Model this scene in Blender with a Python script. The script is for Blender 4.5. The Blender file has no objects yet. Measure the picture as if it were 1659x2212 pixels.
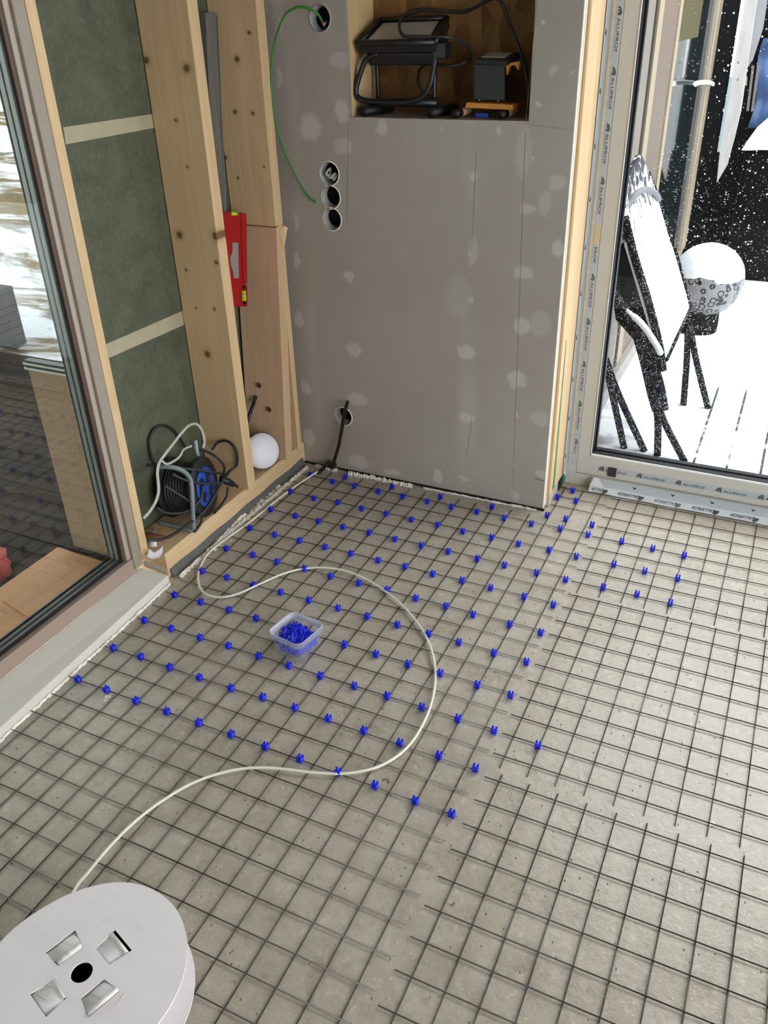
import bpy, bmesh, math, random
from math import sin, cos, pi, radians, sqrt, atan2
from mathutils import Vector, Matrix

random.seed(7)
SC = bpy.context.scene
COL = SC.collection

# ------------------------------------------------------------------ camera
W_PX, H_PX, F_PX = 1659.0, 2212.0, 1798.617
CAM = Vector((1.56153, -2.50698, 1.51550))
PITCH, YAW, ROLL = 0.537989, -0.458449, 0.031180
_f = Vector((sin(YAW) * cos(PITCH), cos(YAW) * cos(PITCH), -sin(PITCH)))
_r = Vector((cos(YAW), -sin(YAW), 0.0))
_d = _f.cross(_r)
RT = _r * cos(ROLL) + _d * sin(ROLL)
DN = _r * (-sin(ROLL)) + _d * cos(ROLL)
FW = _f
cam_data = bpy.data.cameras.new('camera')
cam_data.sensor_fit = 'VERTICAL'
cam_data.sensor_height = 36.0
cam_data.lens = 36.0 * F_PX / H_PX
cam_data.clip_start = 0.02
cam_data.clip_end = 300
cam = bpy.data.objects.new('camera', cam_data)
COL.objects.link(cam)
M = Matrix.Identity(4)
for i in range(3):
    M[i][0], M[i][1], M[i][2], M[i][3] = RT[i], -DN[i], -FW[i], CAM[i]
cam.matrix_world = M
SC.camera = cam

# ------------------------------------------------------------------ light
SC.view_settings.view_transform = 'Standard'
SC.view_settings.look = 'None'
SC.view_settings.gamma = 1.0
SC.view_settings.use_curve_mapping = False
SC.view_settings.exposure = 0.15
try:
    SC.cycles.use_denoising = True
    SC.cycles.max_bounces = 10
    SC.cycles.diffuse_bounces = 6
    SC.cycles.transparent_max_bounces = 24
    SC.cycles.sample_clamp_indirect = 8.0
except Exception:
    pass
SKY = 6.0
world = bpy.data.worlds.new('overcast_sky')
SC.world = world
world.use_nodes = True
wb = world.node_tree.nodes['Background']
wb.inputs['Color'].default_value = (0.93, 0.965, 1.0, 1)
wb.inputs['Strength'].default_value = SKY


# ------------------------------------------------------------------ picking points of the measured photograph
def ray(px, py):
    return RT * ((px - W_PX / 2) / F_PX) + DN * ((py - H_PX / 2) / F_PX) + FW


def aX(px, py, x):
    d = ray(px, py); return CAM + d * ((x - CAM.x) / d.x)


def aY(px, py, y):
    d = ray(px, py); return CAM + d * ((y - CAM.y) / d.y)


def aZ(px, py, z=0.0):
    d = ray(px, py); return CAM + d * ((z - CAM.z) / d.z)


# ------------------------------------------------------------------ materials
def srgb(r, g, b):
    f = lambda c: (c / 255 / 12.92) if c / 255 <= 0.04045 else ((c / 255 + 0.055) / 1.055) ** 2.4
    return (f(r), f(g), f(b), 1.0)


class NT:
    def __init__(s, name):
        s.m = bpy.data.materials.new(name); s.m.use_nodes = True
        s.t = s.m.node_tree; s.n = s.t.nodes; s.l = s.t.links
        s.b = s.n['Principled BSDF']; s.o = s.n['Material Output']
        s._co = None

    def new(s, ty, **kw):
        n = s.n.new(ty)
        for k, v in kw.items(): setattr(n, k, v)
        return n

    def co(s, scale=(1, 1, 1), rot=(0, 0, 0)):
        if s._co is None: s._co = s.new('ShaderNodeTexCoord')
        mp = s.new('ShaderNodeMapping')
        mp.inputs['Scale'].default_value = scale; mp.inputs['Rotation'].default_value = rot
        s.l.new(s._co.outputs['Object'], mp.inputs['Vector'])
        return mp.outputs['Vector']

    def noise(s, scale, vec=None, detail=4, rough=0.55, dist=0.0):
        n = s.new('ShaderNodeTexNoise')
        n.inputs['Scale'].default_value = scale; n.inputs['Detail'].default_value = detail
        n.inputs['Roughness'].default_value = rough; n.inputs['Distortion'].default_value = dist
        s.l.new(vec if vec is not None else s.co(), n.inputs['Vector'])
        return n.outputs['Fac']

    def voro(s, scale, vec=None, out='Distance', rnd=1.0):
        n = s.new('ShaderNodeTexVoronoi'); n.inputs['Scale'].default_value = scale
        n.inputs['Randomness'].default_value = rnd
        s.l.new(vec if vec is not None else s.co(), n.inputs['Vector'])
        return n.outputs[out]

    def ramp(s, fac, stops, interp='LINEAR'):
        n = s.new('ShaderNodeValToRGB'); e = n.color_ramp.elements
        n.color_ramp.interpolation = interp
        while len(e) < len(stops): e.new(0.5)
        for el, (p, c) in zip(e, stops):
            el.position = p; el.color = c if len(c) == 4 else (*c, 1)
        s.l.new(fac, n.inputs['Fac'])
        return n.outputs['Color']

    def step(s, fac, a, b):
        n = s.new('ShaderNodeMapRange'); n.clamp = True
        n.inputs['From Min'].default_value = a; n.inputs['From Max'].default_value = b
        s.l.new(fac, n.inputs['Value'])
        return n.outputs['Result']

    def math(s, op, a, b):
        n = s.new('ShaderNodeMath', operation=op)
        for i, v in enumerate((a, b)):
            if isinstance(v, (int, float)): n.inputs[i].default_value = v
            else: s.l.new(v, n.inputs[i])
        return n.outputs[0]

    def mix(s, fac, a, b, blend='MIX'):
        n = s.new('ShaderNodeMix', data_type='RGBA', blend_type=blend)
        if isinstance(fac, (int, float)): n.inputs[0].default_value = fac
        else: s.l.new(fac, n.inputs[0])
        for k, v in ((6, a), (7, b)):
            if isinstance(v, tuple): n.inputs[k].default_value = v
            else: s.l.new(v, n.inputs[k])
        return n.outputs[2]

    def bump(s, h, strength=0.3, dist=0.002):
        n = s.new('ShaderNodeBump'); n.inputs['Strength'].default_value = strength
        n.inputs['Distance'].default_value = dist
        s.l.new(h, n.inputs['Height']); s.l.new(n.outputs['Normal'], s.b.inputs['Normal'])

    def set(s, color=None, rough=None, metal=None, spec=None):
        if color is not None:
            if isinstance(color, tuple): s.b.inputs['Base Color'].default_value = color
            else: s.l.new(color, s.b.inputs['Base Color'])
        if rough is not None:
            if isinstance(rough, (int, float)): s.b.inputs['Roughness'].default_value = rough
            else: s.l.new(rough, s.b.inputs['Roughness'])
        if metal is not None: s.b.inputs['Metallic'].default_value = metal
        if spec is not None: s.b.inputs['Specular IOR Level'].default_value = spec
        return s


def plain(name, c, rough=0.6, metal=0.0, spec=0.5, var=0.0, vscale=30):
    m = NT(name)
    if var:
        k = m.noise(vscale)
        lo = tuple(x * (1 - var) for x in c[:3]) + (1,); hi = tuple(min(1, x * (1 + var)) for x in c[:3]) + (1,)
        m.set(m.ramp(k, [(0.3, lo), (0.7, hi)]))
    else:
        m.set(c)
    m.set(None, rough, metal, spec)
    return m.m


def wood(name, c, dark, axis='z', knots=True, rough=0.6, grain=1.0):
    m = NT(name)
    st = {'z': (1, 1, 0.035), 'y': (1, 0.035, 1), 'x': (0.035, 1, 1)}[axis]
    st2 = {'z': (1, 1, 0.45), 'y': (1, 0.45, 1), 'x': (0.45, 1, 1)}[axis]
    g = m.noise(70 * grain, m.co(st), 5, 0.6, 0.4)
    b = m.noise(9 * grain, m.co(st), 3, 0.5, 0.8)
    mid = tuple((c[i] * 0.6 + dark[i] * 0.4) for i in range(3)) + (1,)
    col = m.mix(m.step(g, 0.35, 0.75), c, mid)
    col = m.mix(m.math('MULTIPLY', m.step(b, 0.45, 0.8), 0.55), col, mid)
    if knots:
        vd = m.voro(7.5, m.co(st2))
        vc = m.voro(7.5, m.co(st2), 'Color')
        sep = m.new('ShaderNodeSeparateColor'); m.l.new(vc, sep.inputs[0])
        gate = m.step(sep.outputs[0], 0.46, 0.50)
        k = m.math('MULTIPLY', m.step(vd, 0.085, 0.035), gate)
        k2 = m.math('MULTIPLY', m.step(vd, 0.17, 0.06), gate)
        col = m.mix(m.math('MULTIPLY', k2, 0.35), col, dark)
        col = m.mix(m.math('MULTIPLY', k, 0.9), col, tuple(x * 0.38 for x in dark[:3]) + (1,))
    m.set(col, rough, 0, 0.3)
    m.bump(g, 0.12, 0.001)
    return m.m


PINE = srgb(216, 188, 146); PINE_D = srgb(172, 130, 84)
M_stud = wood('planed_spruce', PINE, PINE_D, 'z')


def knotted(mat, plane_y, spots):
    m = NT.__new__(NT); m.m = mat; m.t = mat.node_tree; m.n = m.t.nodes; m.l = m.t.links; m.b = m.n['Principled BSDF']; m._co = None
    src = m.b.inputs['Base Color'].links[0].from_socket
    nz = m.new('ShaderNodeTexNoise'); nz.inputs['Scale'].default_value = 60; m.l.new(m.co(), nz.inputs['Vector'])
    of = m.new('ShaderNodeVectorMath', operation='MULTIPLY_ADD'); m.l.new(nz.outputs['Color'], of.inputs[0]); of.inputs[1].default_value = (.006,) * 3; of.inputs[2].default_value = (-.003,) * 3
    ps = m.new('ShaderNodeVectorMath', operation='ADD'); m.l.new(m.co(), ps.inputs[0]); m.l.new(of.outputs[0], ps.inputs[1])
    core = halo = None
    for px, py, r in spots:
        c0 = aY(px, py, plane_y); ex = (aY(px + 1, py, plane_y) - c0).length * r; ez = (aY(px, py + 1, plane_y) - c0).length * r * 1.25
        vm = m.new('ShaderNodeVectorMath', operation='MULTIPLY_ADD'); m.l.new(ps.outputs[0], vm.inputs[0])
        vm.inputs[1].default_value = (1 / ex, 0, 1 / ez); vm.inputs[2].default_value = (-c0.x / ex, 0, -c0.z / ez)
        ln = m.new('ShaderNodeVectorMath', operation='LENGTH'); m.l.new(vm.outputs[0], ln.inputs[0])
        k1, k2 = m.step(ln.outputs['Value'], 1.1, 0.6), m.step(ln.outputs['Value'], 2.3, 0.8)
        core = k1 if core is None else m.math('MAXIMUM', core, k1); halo = k2 if halo is None else m.math('MAXIMUM', halo, k2)
    col = m.mix(m.math('MULTIPLY', halo, 0.4), src, srgb(150, 112, 70))
    col = m.mix(m.math('MULTIPLY', core, 0.85), col, srgb(98, 66, 36))
    m.l.new(col, m.b.inputs['Base Color'])
    return mat


M_studB = knotted(wood('planed_spruce_knotty', PINE, PINE_D, 'z', False), -0.414, [(403, 148, 8), (380, 260, 4), (405, 361, 2.6), (388, 508, 7), (466, 510, 8), (467, 567, 4), (402, 583, 3), (423, 665, 2.2), (463, 668, 3), (448, 765, 6.5), (316, 130, 7)])
M_studC = knotted(wood('planed_spruce_corner', PINE, PINE_D, 'z', False), -0.0865, [(512, 128, 6), (508, 242, 4), (546, 245, 4), (487, 341, 4), (514, 384, 3), (538, 70, 4), (570, 360, 2.5)])
M_plate = wood('planed_spruce_lengthwise', srgb(214, 186, 146), PINE_D, 'y')
M_splice = wood('planed_spruce_pinkish', srgb(212, 180, 146), srgb(176, 132, 96), 'z')
M_jamb = wood('jamb_spruce', srgb(218, 190, 150), srgb(184, 144, 98), 'z')
M_nichewood = wood('niche_spruce', srgb(214, 184, 136), PINE_D, 'z')
M_block = wood('orange_timber', srgb(206, 138, 62), srgb(150, 90, 36), 'x', False)

m = NT('plasterboard_paper')
n1 = m.noise(2.2, None, 5); n2 = m.noise(260, None, 2)
c = m.mix(m.step(n1, 0.3, 0.75), srgb(158, 149, 139), srgb(171, 163, 154))
c = m.mix(m.math('MULTIPLY', m.step(n2, 0.45, 0.75), 0.12), c, srgb(120, 112, 104))
# broad soft vertical smears of filler along the board joints
geo = m.new('ShaderNodeTexCoord'); sx = m.new('ShaderNodeSeparateXYZ'); m.l.new(geo.outputs['Object'], sx.inputs[0])
for xc, wd in ((0.055, 0.03), (0.66, 0.05)):
    dx = m.math('ABSOLUTE', m.math('SUBTRACT', sx.outputs[0], xc), 0)
    sm = m.math('MULTIPLY', m.step(dx, wd, wd * 0.3), m.step(m.noise(3.5, m.co((1, 1, 0.5)), 3), 0.42, 0.62))
    c = m.mix(m.math('MULTIPLY', sm, 0.4), c, srgb(186, 180, 175))
SP = [(670, 275, 23, 30, 1), (733, 130, 21, 19, .7), (738, 240, 15, 26, 1), (741, 315, 20, 18, .7), (603, 165, 6, 22, .8), (825, 277, 14, 19, 1), (953, 278, 5, 6, 1),
      (1078, 283, 7, 9, .9), (754, 597, 11, 14, .9), (764, 755, 19, 15, .9), (641, 562, 7, 18, .9), (646, 690, 10, 18, .8), (661, 838, 12, 16, 1.1), (668, 945, 13, 20, 1.2),
      (770, 862, 24, 14, .8), (775, 998, 22, 15, .8), (848, 1020, 18, 6, 1), (946, 1028, 10, 17, 1), (1003, 1034, 16, 6, .7), (1022, 384, 7, 9, .9), (1021, 545, 12, 30, .6), (1016, 648, 8, 11, .8),
      (1007, 762, 19, 17, .9), (1008, 902, 17, 11, .9), (1117, 820, 22, 20, .9), (1126, 705, 18, 19, .9), (1140, 452, 17, 12, .7), (1152, 345, 4, 5, 1), (1130, 590, 22, 14, .7), (1205, 537, 12, 21, 1),
      (1165, 905, 22, 18, .6), (1170, 1025, 12, 9, .9), (1113, 1072, 10, 12, .8), (1117, 896, 4, 4, 1.2), (1109, 1004, 4, 4, 1.2), (1107, 1060, 4, 4, 1.2), (1121, 812, 4, 4, 1.3), (1172, 48, 5, 5, 1), (1162, 225, 7, 9, 1),
      (1205, 395, 20, 18, .6), (1195, 152, 10, 12, .6), (1236, 155, 4, 5, .8), (741, 314, 4, 4, 1.5), (1168, 700, 24, 30, .4), (1178, 440, 14, 30, .5), (640, 480, 6, 20, .7), (1130, 330, 18, 60, .35), (990, 640, 30, 50, .3), (735, 405, 8, 10, .3), (600, 25, 12, 60, .5)]
nzc = m.new('ShaderNodeTexNoise'); nzc.inputs['Scale'].default_value = 38; nzc.inputs['Detail'].default_value = 4
m.l.new(m.co(), nzc.inputs['Vector'])
off_ = m.new('ShaderNodeVectorMath', operation='MULTIPLY_ADD'); m.l.new(nzc.outputs['Color'], off_.inputs[0])
off_.inputs[1].default_value = (0.034,) * 3; off_.inputs[2].default_value = (-0.017,) * 3
pos = m.new('ShaderNodeVectorMath', operation='ADD'); m.l.new(m.co(), pos.inputs[0]); m.l.new(off_.outputs[0], pos.inputs[1])
acc = None
for sx_, sy_, rx, ry, st in SP:      # each dab of joint filler the boards carry, at its place on the wall
    c0 = aY(sx_, sy_, 0.0); ex = (aY(sx_ + 1, sy_, 0.0) - c0).length * rx; ez = (aY(sx_, sy_ + 1, 0.0) - c0).length * ry
    vm = m.new('ShaderNodeVectorMath', operation='MULTIPLY_ADD'); m.l.new(pos.outputs[0], vm.inputs[0])
    vm.inputs[1].default_value = (1 / ex, 0, 1 / ez); vm.inputs[2].default_value = (-c0.x / ex, 0, -c0.z / ez)
    ln = m.new('ShaderNodeVectorMath', operation='LENGTH'); m.l.new(vm.outputs[0], ln.inputs[0])
    mk = m.math('MULTIPLY', m.step(ln.outputs['Value'], 1.15, 0.72), min(1.0, st))
    acc = mk if acc is None else m.math('MAXIMUM', acc, mk)
c = m.mix(m.math('MULTIPLY', acc, 0.55), c, srgb(205, 199, 194))
m.set(c, 0.85, 0, 0.25); M_gyp = m.m

M_gypedge = plain('plasterboard_edge', srgb(236, 230, 222), 0.9, var=0.06, vscale=200)
M_boardedge = plain('second_board_edge', srgb(226, 206, 176), 0.85, var=0.08, vscale=150)
M_line = plain('joint_shadow_gap', srgb(104, 98, 92), 0.9)

m = NT('green_membrane')
k = m.noise(9, None, 6, 0.65, 0.6); k2 = m.noise(160, m.co((1, 1, 0.4)), 3)
c = m.ramp(k, [(0.25, srgb(68, 71, 57)), (0.5, srgb(84, 87, 70)), (0.75, srgb(97, 100, 77))])
c = m.mix(m.math('MULTIPLY', m.step(k2, 0.5, 0.8), 0.25), c, srgb(140, 146, 122))
m.set(c, 0.75, 0, 0.3); M_membrane = m.m
M_tape = plain('membrane_tape', srgb(170, 162, 136), 0.5, var=0.06)

m = NT('concrete')
big = m.noise(1.3, None, 6, 0.6); midn = m.noise(14, None, 5, 0.65); fin = m.noise(150, None, 3); grit = m.noise(52, None, 3, 0.6, 0.5)
c = m.ramp(big, [(0.25, srgb(156, 145, 129)), (0.55, srgb(178, 168, 152)), (0.8, srgb(188, 180, 166))])
c = m.mix(m.math('MULTIPLY', m.step(midn, 0.48, 0.75), 0.5), c, srgb(198, 190, 176))
c = m.mix(m.math('MULTIPLY', m.step(midn, 0.48, 0.25), 0.45), c, srgb(134, 124, 108))
c = m.mix(m.math('MULTIPLY', m.step(fin, 0.5, 0.75), 0.4), c, srgb(138, 128, 114))
c = m.mix(m.math('MULTIPLY', m.step(grit, 0.56, 0.74), 0.45), c, srgb(212, 206, 194))
c = m.mix(m.math('MULTIPLY', m.step(grit, 0.42, 0.26), 0.4), c, srgb(124, 115, 102))
vd = m.voro(75, m.co((1, 0.75, 1))); pg = m.new('ShaderNodeSeparateColor'); m.l.new(m.voro(75, m.co((1, 0.75, 1)), 'Color'), pg.inputs[0])
pits = m.math('MULTIPLY', m.step(vd, 0.20, 0.11), m.step(pg.outputs[0], 0.82, 0.85))
c = m.mix(m.math('MULTIPLY', pits, 0.75), c, srgb(96, 88, 78))
wv = m.voro(85); wg = m.new('ShaderNodeSeparateColor'); m.l.new(m.voro(85, None, 'Color'), wg.inputs[0])
spk = m.math('MULTIPLY', m.math('MULTIPLY', m.step(wv, 0.17, 0.08), m.step(wg.outputs[1], 0.66, 0.70)), m.step(m.noise(3.1, None, 3), 0.34, 0.56))
c = m.mix(m.math('MULTIPLY', spk, 0.8), c, srgb(228, 223, 213))
hgt = m.math('SUBTRACT', m.math('ADD', m.math('MULTIPLY', midn, 0.5), m.math('ADD', m.math('MULTIPLY', fin, 0.15), m.math('MULTIPLY', grit, 0.5))), m.math('MULTIPLY', pits, 0.9))
m.bump(hgt, 0.5, 0.004)
m.set(c, m.ramp(midn, [(0.3, (0.26,) * 3), (0.7, (0.42,) * 3)]), 0, 0.8); M_floor = m.m

M_wire = NT('drawn_steel_wire').set(srgb(90, 86, 82), 0.34, 0.85).m
M_blue = plain('blue_clip_plastic', srgb(20, 40, 214), 0.35, 0, 0.5)
M_pipe = plain('white_tubing', srgb(226, 222, 208), 0.45)
M_card = NT('white_card'); kk = M_card.noise(5, M_card.co((1, 3, 1)), 5)
M_card.set(M_card.ramp(kk, [(0.3, srgb(234, 226, 227)), (0.7, srgb(241, 235, 236))]), 0.7, 0, 0.3); M_card = M_card.m
m = NT('scuffed_card')
kk = m.noise(60, m.co((0.4, 3, 1), (0, 0, 0.6)), 4)
m.set(m.mix(m.math('MULTIPLY', m.step(kk, 0.5, 0.72), 0.6), srgb(226, 222, 220), srgb(182, 168, 154)), 0.8); M_flap = m.m
M_black = plain('black_rubber', srgb(22, 22, 23), 0.55)
M_blackmetal = plain('black_painted_steel', srgb(26, 26, 28), 0.4)
M_conduit = plain('black_conduit', srgb(18, 18, 18), 0.45)
M_green = plain('green_cable_sheath', srgb(52, 126, 48), 0.45)
M_hole = plain('dark_void', srgb(10, 10, 11), 0.9)
M_cup = plain('grey_box_plastic', srgb(176, 174, 168), 0.5, var=0.08, vscale=60)
M_pink = plain('pink_wire', srgb(206, 128, 168), 0.5)
M_greywire = plain('grey_wire', srgb(170, 172, 172), 0.5)

m = NT('osb_board')
v1 = m.new('ShaderNodeTexVoronoi'); v1.inputs['Scale'].default_value = 26
m.l.new(m.co((1, 1, 0.55), (0, 0.5, 0)), v1.inputs['Vector'])
sc_ = m.new('ShaderNodeSeparateColor'); m.l.new(v1.outputs['Color'], sc_.inputs[0])
c = m.ramp(sc_.outputs[0], [(0.0, srgb(96, 66, 34)), (0.4, srgb(122, 88, 50)), (0.7, srgb(138, 102, 60)), (1.0, srgb(108, 72, 40))])
gr = m.noise(90, m.co((1, 1, 0.15), (0, 0.5, 0)), 4)
c = m.mix(m.math('MULTIPLY', m.step(gr, 0.4, 0.8), 0.35), c, srgb(100, 66, 34))
m.set(c, 0.7, 0, 0.3); M_osb = m.m

M_frame = plain('taupe_painted_timber', srgb(152, 141, 126), 0.5, var=0.03)
M_frame2 = plain('taupe_glazing_bead', srgb(172, 156, 142), 0.45)
M_brown = plain('taupe_rail', srgb(154, 134, 120), 0.4)
M_darkbrown = plain('brown_rebate', srgb(88, 68, 54), 0.5)
M_spacer = plain('grey_spacer_bar', srgb(140, 142, 136), 0.4, 0.3)
M_gasket = plain('black_gasket', srgb(16, 18, 22), 0.45)
M_sill = plain('primed_sill', srgb(212, 207, 195), 0.5, var=0.025, vscale=6)
M_alu = plain('white_lacquered_profile', srgb(202, 199, 190), 0.4)
M_film = plain('silver_protective_film', srgb(184, 190, 194), 0.35, 0.0)
M_filmw = plain('white_protective_film', srgb(216, 220, 224), 0.35)
M_ink = plain('black_print', srgb(14, 14, 15), 0.6)
M_inkg = plain('grey_print', srgb(130, 132, 134), 0.6)
M_foam = plain('beige_foam', srgb(204, 194, 172), 0.9, var=0.1, vscale=80)
M_greenfilm = plain('green_film', srgb(64, 142, 104), 0.45)
M_rubber = plain('dark_felt_pad', srgb(56, 52, 46), 0.9, var=0.15, vscale=200)
M_strip = plain('grey_foam_strip', srgb(94, 92, 90), 0.85, var=0.12, vscale=60)
M_plaster = plain('wet_plaster', srgb(224, 219, 206), 0.8, var=0.12, vscale=90)
M_galv = NT('galvanised_steel')
_k = M_galv.noise(40, M_galv.co((1, 1, 0.06)), 4)
M_galv.set(M_galv.ramp(_k, [(0.3, srgb(140, 144, 146)), (0.7, srgb(172, 176, 178))]), 0.35, 0.8); M_galv = M_galv.m
M_red = plain('red_lacquer', srgb(166, 14, 22), 0.4)
M_alumi = plain('bare_aluminium', srgb(186, 188, 186), 0.35, 0.6)
M_vial = plain('lime_vial', srgb(190, 214, 60), 0.15)
M_opal = plain('opal_plastic', srgb(232, 230, 236), 0.45)
M_tube = plain('grey_tube_steel', srgb(120, 128, 130), 0.45)
M_palet = plain('pale_blue_tube', srgb(150, 168, 172), 0.4)
M_cable = plain('dark_grey_cable', srgb(40, 41, 43), 0.5)
M_reelblue = plain('blue_reel_plastic', srgb(24, 72, 164), 0.4)
M_belt = plain('pale_grey_strap', srgb(182, 180, 170), 0.6, var=0.06)
M_copper = plain('copper_foil', srgb(190, 130, 96), 0.4, 0.5)
M_paper = plain('white_paper', srgb(236, 234, 240), 0.8)
M_lampglass = plain('frosted_lamp_glass', srgb(176, 174, 168), 0.2)
M_tan = plain('tan_timber', srgb(204, 160, 116), 0.6)
M_bluetool = plain('blue_tool_plastic', srgb(40, 70, 170), 0.4)
M_yellow = plain('yellow_bracket', srgb(220, 150, 40), 0.45)
M_paint = plain('white_wall_paint', srgb(214, 212, 206), 0.8)
M_bare = plain('bare_boarding', srgb(112, 104, 94), 0.9, spec=0.1)

m = NT('fresh_snow')
sn = m.noise(9, None, 5); sn2 = m.noise(70, None, 3)
m.set(m.ramp(sn, [(0.3, (0.80, 0.82, 0.86)), (0.7, (0.90, 0.91, 0.93))]), 0.8, 0, 0.2)
m.bump(m.math('ADD', sn, m.math('MULTIPLY', sn2, 0.3)), 0.5, 0.02); M_snow = m.m

m = NT('snow_slope_with_dead_grass')
a = m.noise(1.6, m.co((0.35, 1.3, 1), (0, 0, 0.5)), 6, 0.65, 0.8); b_ = m.noise(7, m.co((0.3, 1.6, 1), (0, 0, 0.5)), 5)
c = m.mix(m.step(a, 0.50, 0.57), (0.60, 0.60, 0.66, 1), srgb(104, 88, 62))
c = m.mix(m.math('MULTIPLY', m.step(b_, 0.54, 0.64), 0.8), c, srgb(88, 76, 62))
m.set(c, 0.9, 0, 0.1); M_slope = m.m


def speckled(name, base, amount=0.5, scale=150, rough=0.6):
    m = NT(name)
    vv = m.voro(scale); vg = m.new('ShaderNodeSeparateColor'); m.l.new(m.voro(scale, None, 'Color'), vg.inputs[0])
    s1 = m.math('MULTIPLY', m.step(vv, 0.36, 0.24), m.step(vg.outputs[0], 1 - amount, 1 - amount + 0.03))
    m.set(m.mix(s1, base, (0.85, 0.87, 0.9, 1)), 0.85, 0, 0.06)
    return m.m


M_fence = speckled('black_boards_flecked_with_snow', srgb(12, 12, 13), 0.12, 55)
M_chairm = speckled('black_chair_frame_flecked_with_snow', srgb(22, 24, 27), 0.40, 170)
M_pot = speckled('dark_base_flecked_with_snow', srgb(26, 25, 24), 0.30, 90)

m = NT('chair_back_under_snow')
a = m.noise(26, m.co((1, 1, 0.5)), 6, 0.75)
sz = m.new('ShaderNodeSeparateXYZ'); tc = m.new('ShaderNodeTexCoord'); m.l.new(tc.outputs['Object'], sz.inputs[0])
low = m.step(sz.outputs[2], 1.0, 0.55)
cov = m.step(m.math('ADD', a, m.math('MULTIPLY', low, 0.30)), 0.54, 0.60)
m.set(m.mix(cov, srgb(50, 50, 56), (0.88, 0.89, 0.92, 1)), 0.8); M_chairsnow = m.m

m = NT('ball_glaze_with_rings')
rv = m.new('ShaderNodeTexVoronoi'); rv.inputs['Scale'].default_value = 25; rv.inputs['Randomness'].default_value = 0.75
m.l.new(m.co(), rv.inputs['Vector'])
ring = m.math('MULTIPLY', m.step(rv.outputs['Distance'], 0.30, 0.34), m.step(rv.outputs['Distance'], 0.50, 0.46))
base = m.mix(ring, srgb(128, 128, 130), srgb(22, 22, 24))
m.set(base, 0.3, 0, 0.5); m.bump(ring, 0.6, 0.01); M_ball = m.m

m = NT('terrace_snow_with_board_gaps')
tc = m.new('ShaderNodeTexCoord'); sx = m.new('ShaderNodeSeparateXYZ'); m.l.new(tc.outputs['Object'], sx.inputs[0])
fr = m.math('FRACT', m.math('ADD', m.math('DIVIDE', sx.outputs[0], 0.128), 0.335), 0)
gap = m.step(m.math('ABSOLUTE', m.math('SUBTRACT', fr, 0.0), 0), 0.10, 0.06)
brk = m.math('MULTIPLY', m.step(m.noise(4, m.co((1, 0.8, 1)), 4, 0.75), 0.40, 0.48), m.math('MULTIPLY', m.step(sx.outputs[1], 1.75, 1.60), m.step(sx.outputs[0], 1.30, 1.34)))
sn = m.noise(9, None, 5)
melt_shade = m.math('MULTIPLY', m.step(m.math('ADD', sx.outputs[0], m.math('MULTIPLY', m.math('ADD', sx.outputs[1], 0), 0.35)), 1.55, 1.20), m.step(sn, 0.48, 0.62))  # grey-brown melt and the shadow among snow lumps, both put into the colour
c = m.ramp(sn, [(0.3, (0.80, 0.82, 0.86)), (0.7, (0.90, 0.91, 0.93))])
c = m.mix(m.math('MULTIPLY', melt_shade, 0.85), c, srgb(92, 86, 80))
c = m.mix(m.math('MULTIPLY', m.math('MULTIPLY', gap, brk), 0.95), c, srgb(36, 36, 40))
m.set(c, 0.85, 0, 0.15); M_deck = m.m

M_wtaupe = plain('wing_taupe_cladding', srgb(120, 112, 102), 0.6, var=0.03)
M_wpale = plain('wing_pale_trim', srgb(150, 136, 114), 0.6)
M_wmid = plain('wing_brown_cladding', srgb(108, 94, 82), 0.6, var=0.03)
M_wglass = NT('dark_wing_glass').set(srgb(30, 36, 38), 0.04, 0, 0.8).m
M_whiteplank = NT('white_weathered_board')
_k = M_whiteplank.noise(30, M_whiteplank.co((1, 1, 0.2)), 4)
M_whiteplank.set(M_whiteplank.ramp(_k, [(0.3, srgb(166, 162, 160)), (0.75, srgb(184, 182, 179))]), 0.7); M_whiteplank = M_whiteplank.m
M_bluetarp = plain('blue_tarpaulin', srgb(40, 66, 108), 0.45, var=0.2, vscale=8)
M_greytimber = plain('grey_weathered_timber', srgb(104, 100, 98), 0.8, var=0.15, vscale=40)
M_leftdeck = NT('dark_terrace_boards'); _n = M_leftdeck
_tc = _n.new('ShaderNodeTexCoord'); _sx = _n.new('ShaderNodeSeparateXYZ'); _n.l.new(_tc.outputs['Object'], _sx.inputs[0])
_fr = _n.math('FRACT', _n.math('DIVIDE', _sx.outputs[1], 0.14), 0)
_g = _n.step(_fr, 0.06, 0.03)
_c = _n.ramp(_n.noise(6, _n.co((0.2, 1, 1)), 5), [(0.3, srgb(40, 33, 30)), (0.7, srgb(56, 47, 43))])
_n.set(_n.mix(_g, _c, srgb(14, 12, 12)), 0.95, 0, 0.02); M_leftdeck = _n.m
M_ply = wood('orange_plywood', srgb(196, 142, 92), srgb(140, 92, 54), 'y', False)
M_beige = plain('beige_render', srgb(146, 120, 92), 0.8, var=0.05, vscale=5)
M_redcloth = plain('red_cloth', srgb(176, 48, 36), 0.8, var=0.2, vscale=12)
M_postdark = plain('dark_brown_post', srgb(44, 32, 30), 0.95, 0, 0.03)


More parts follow.
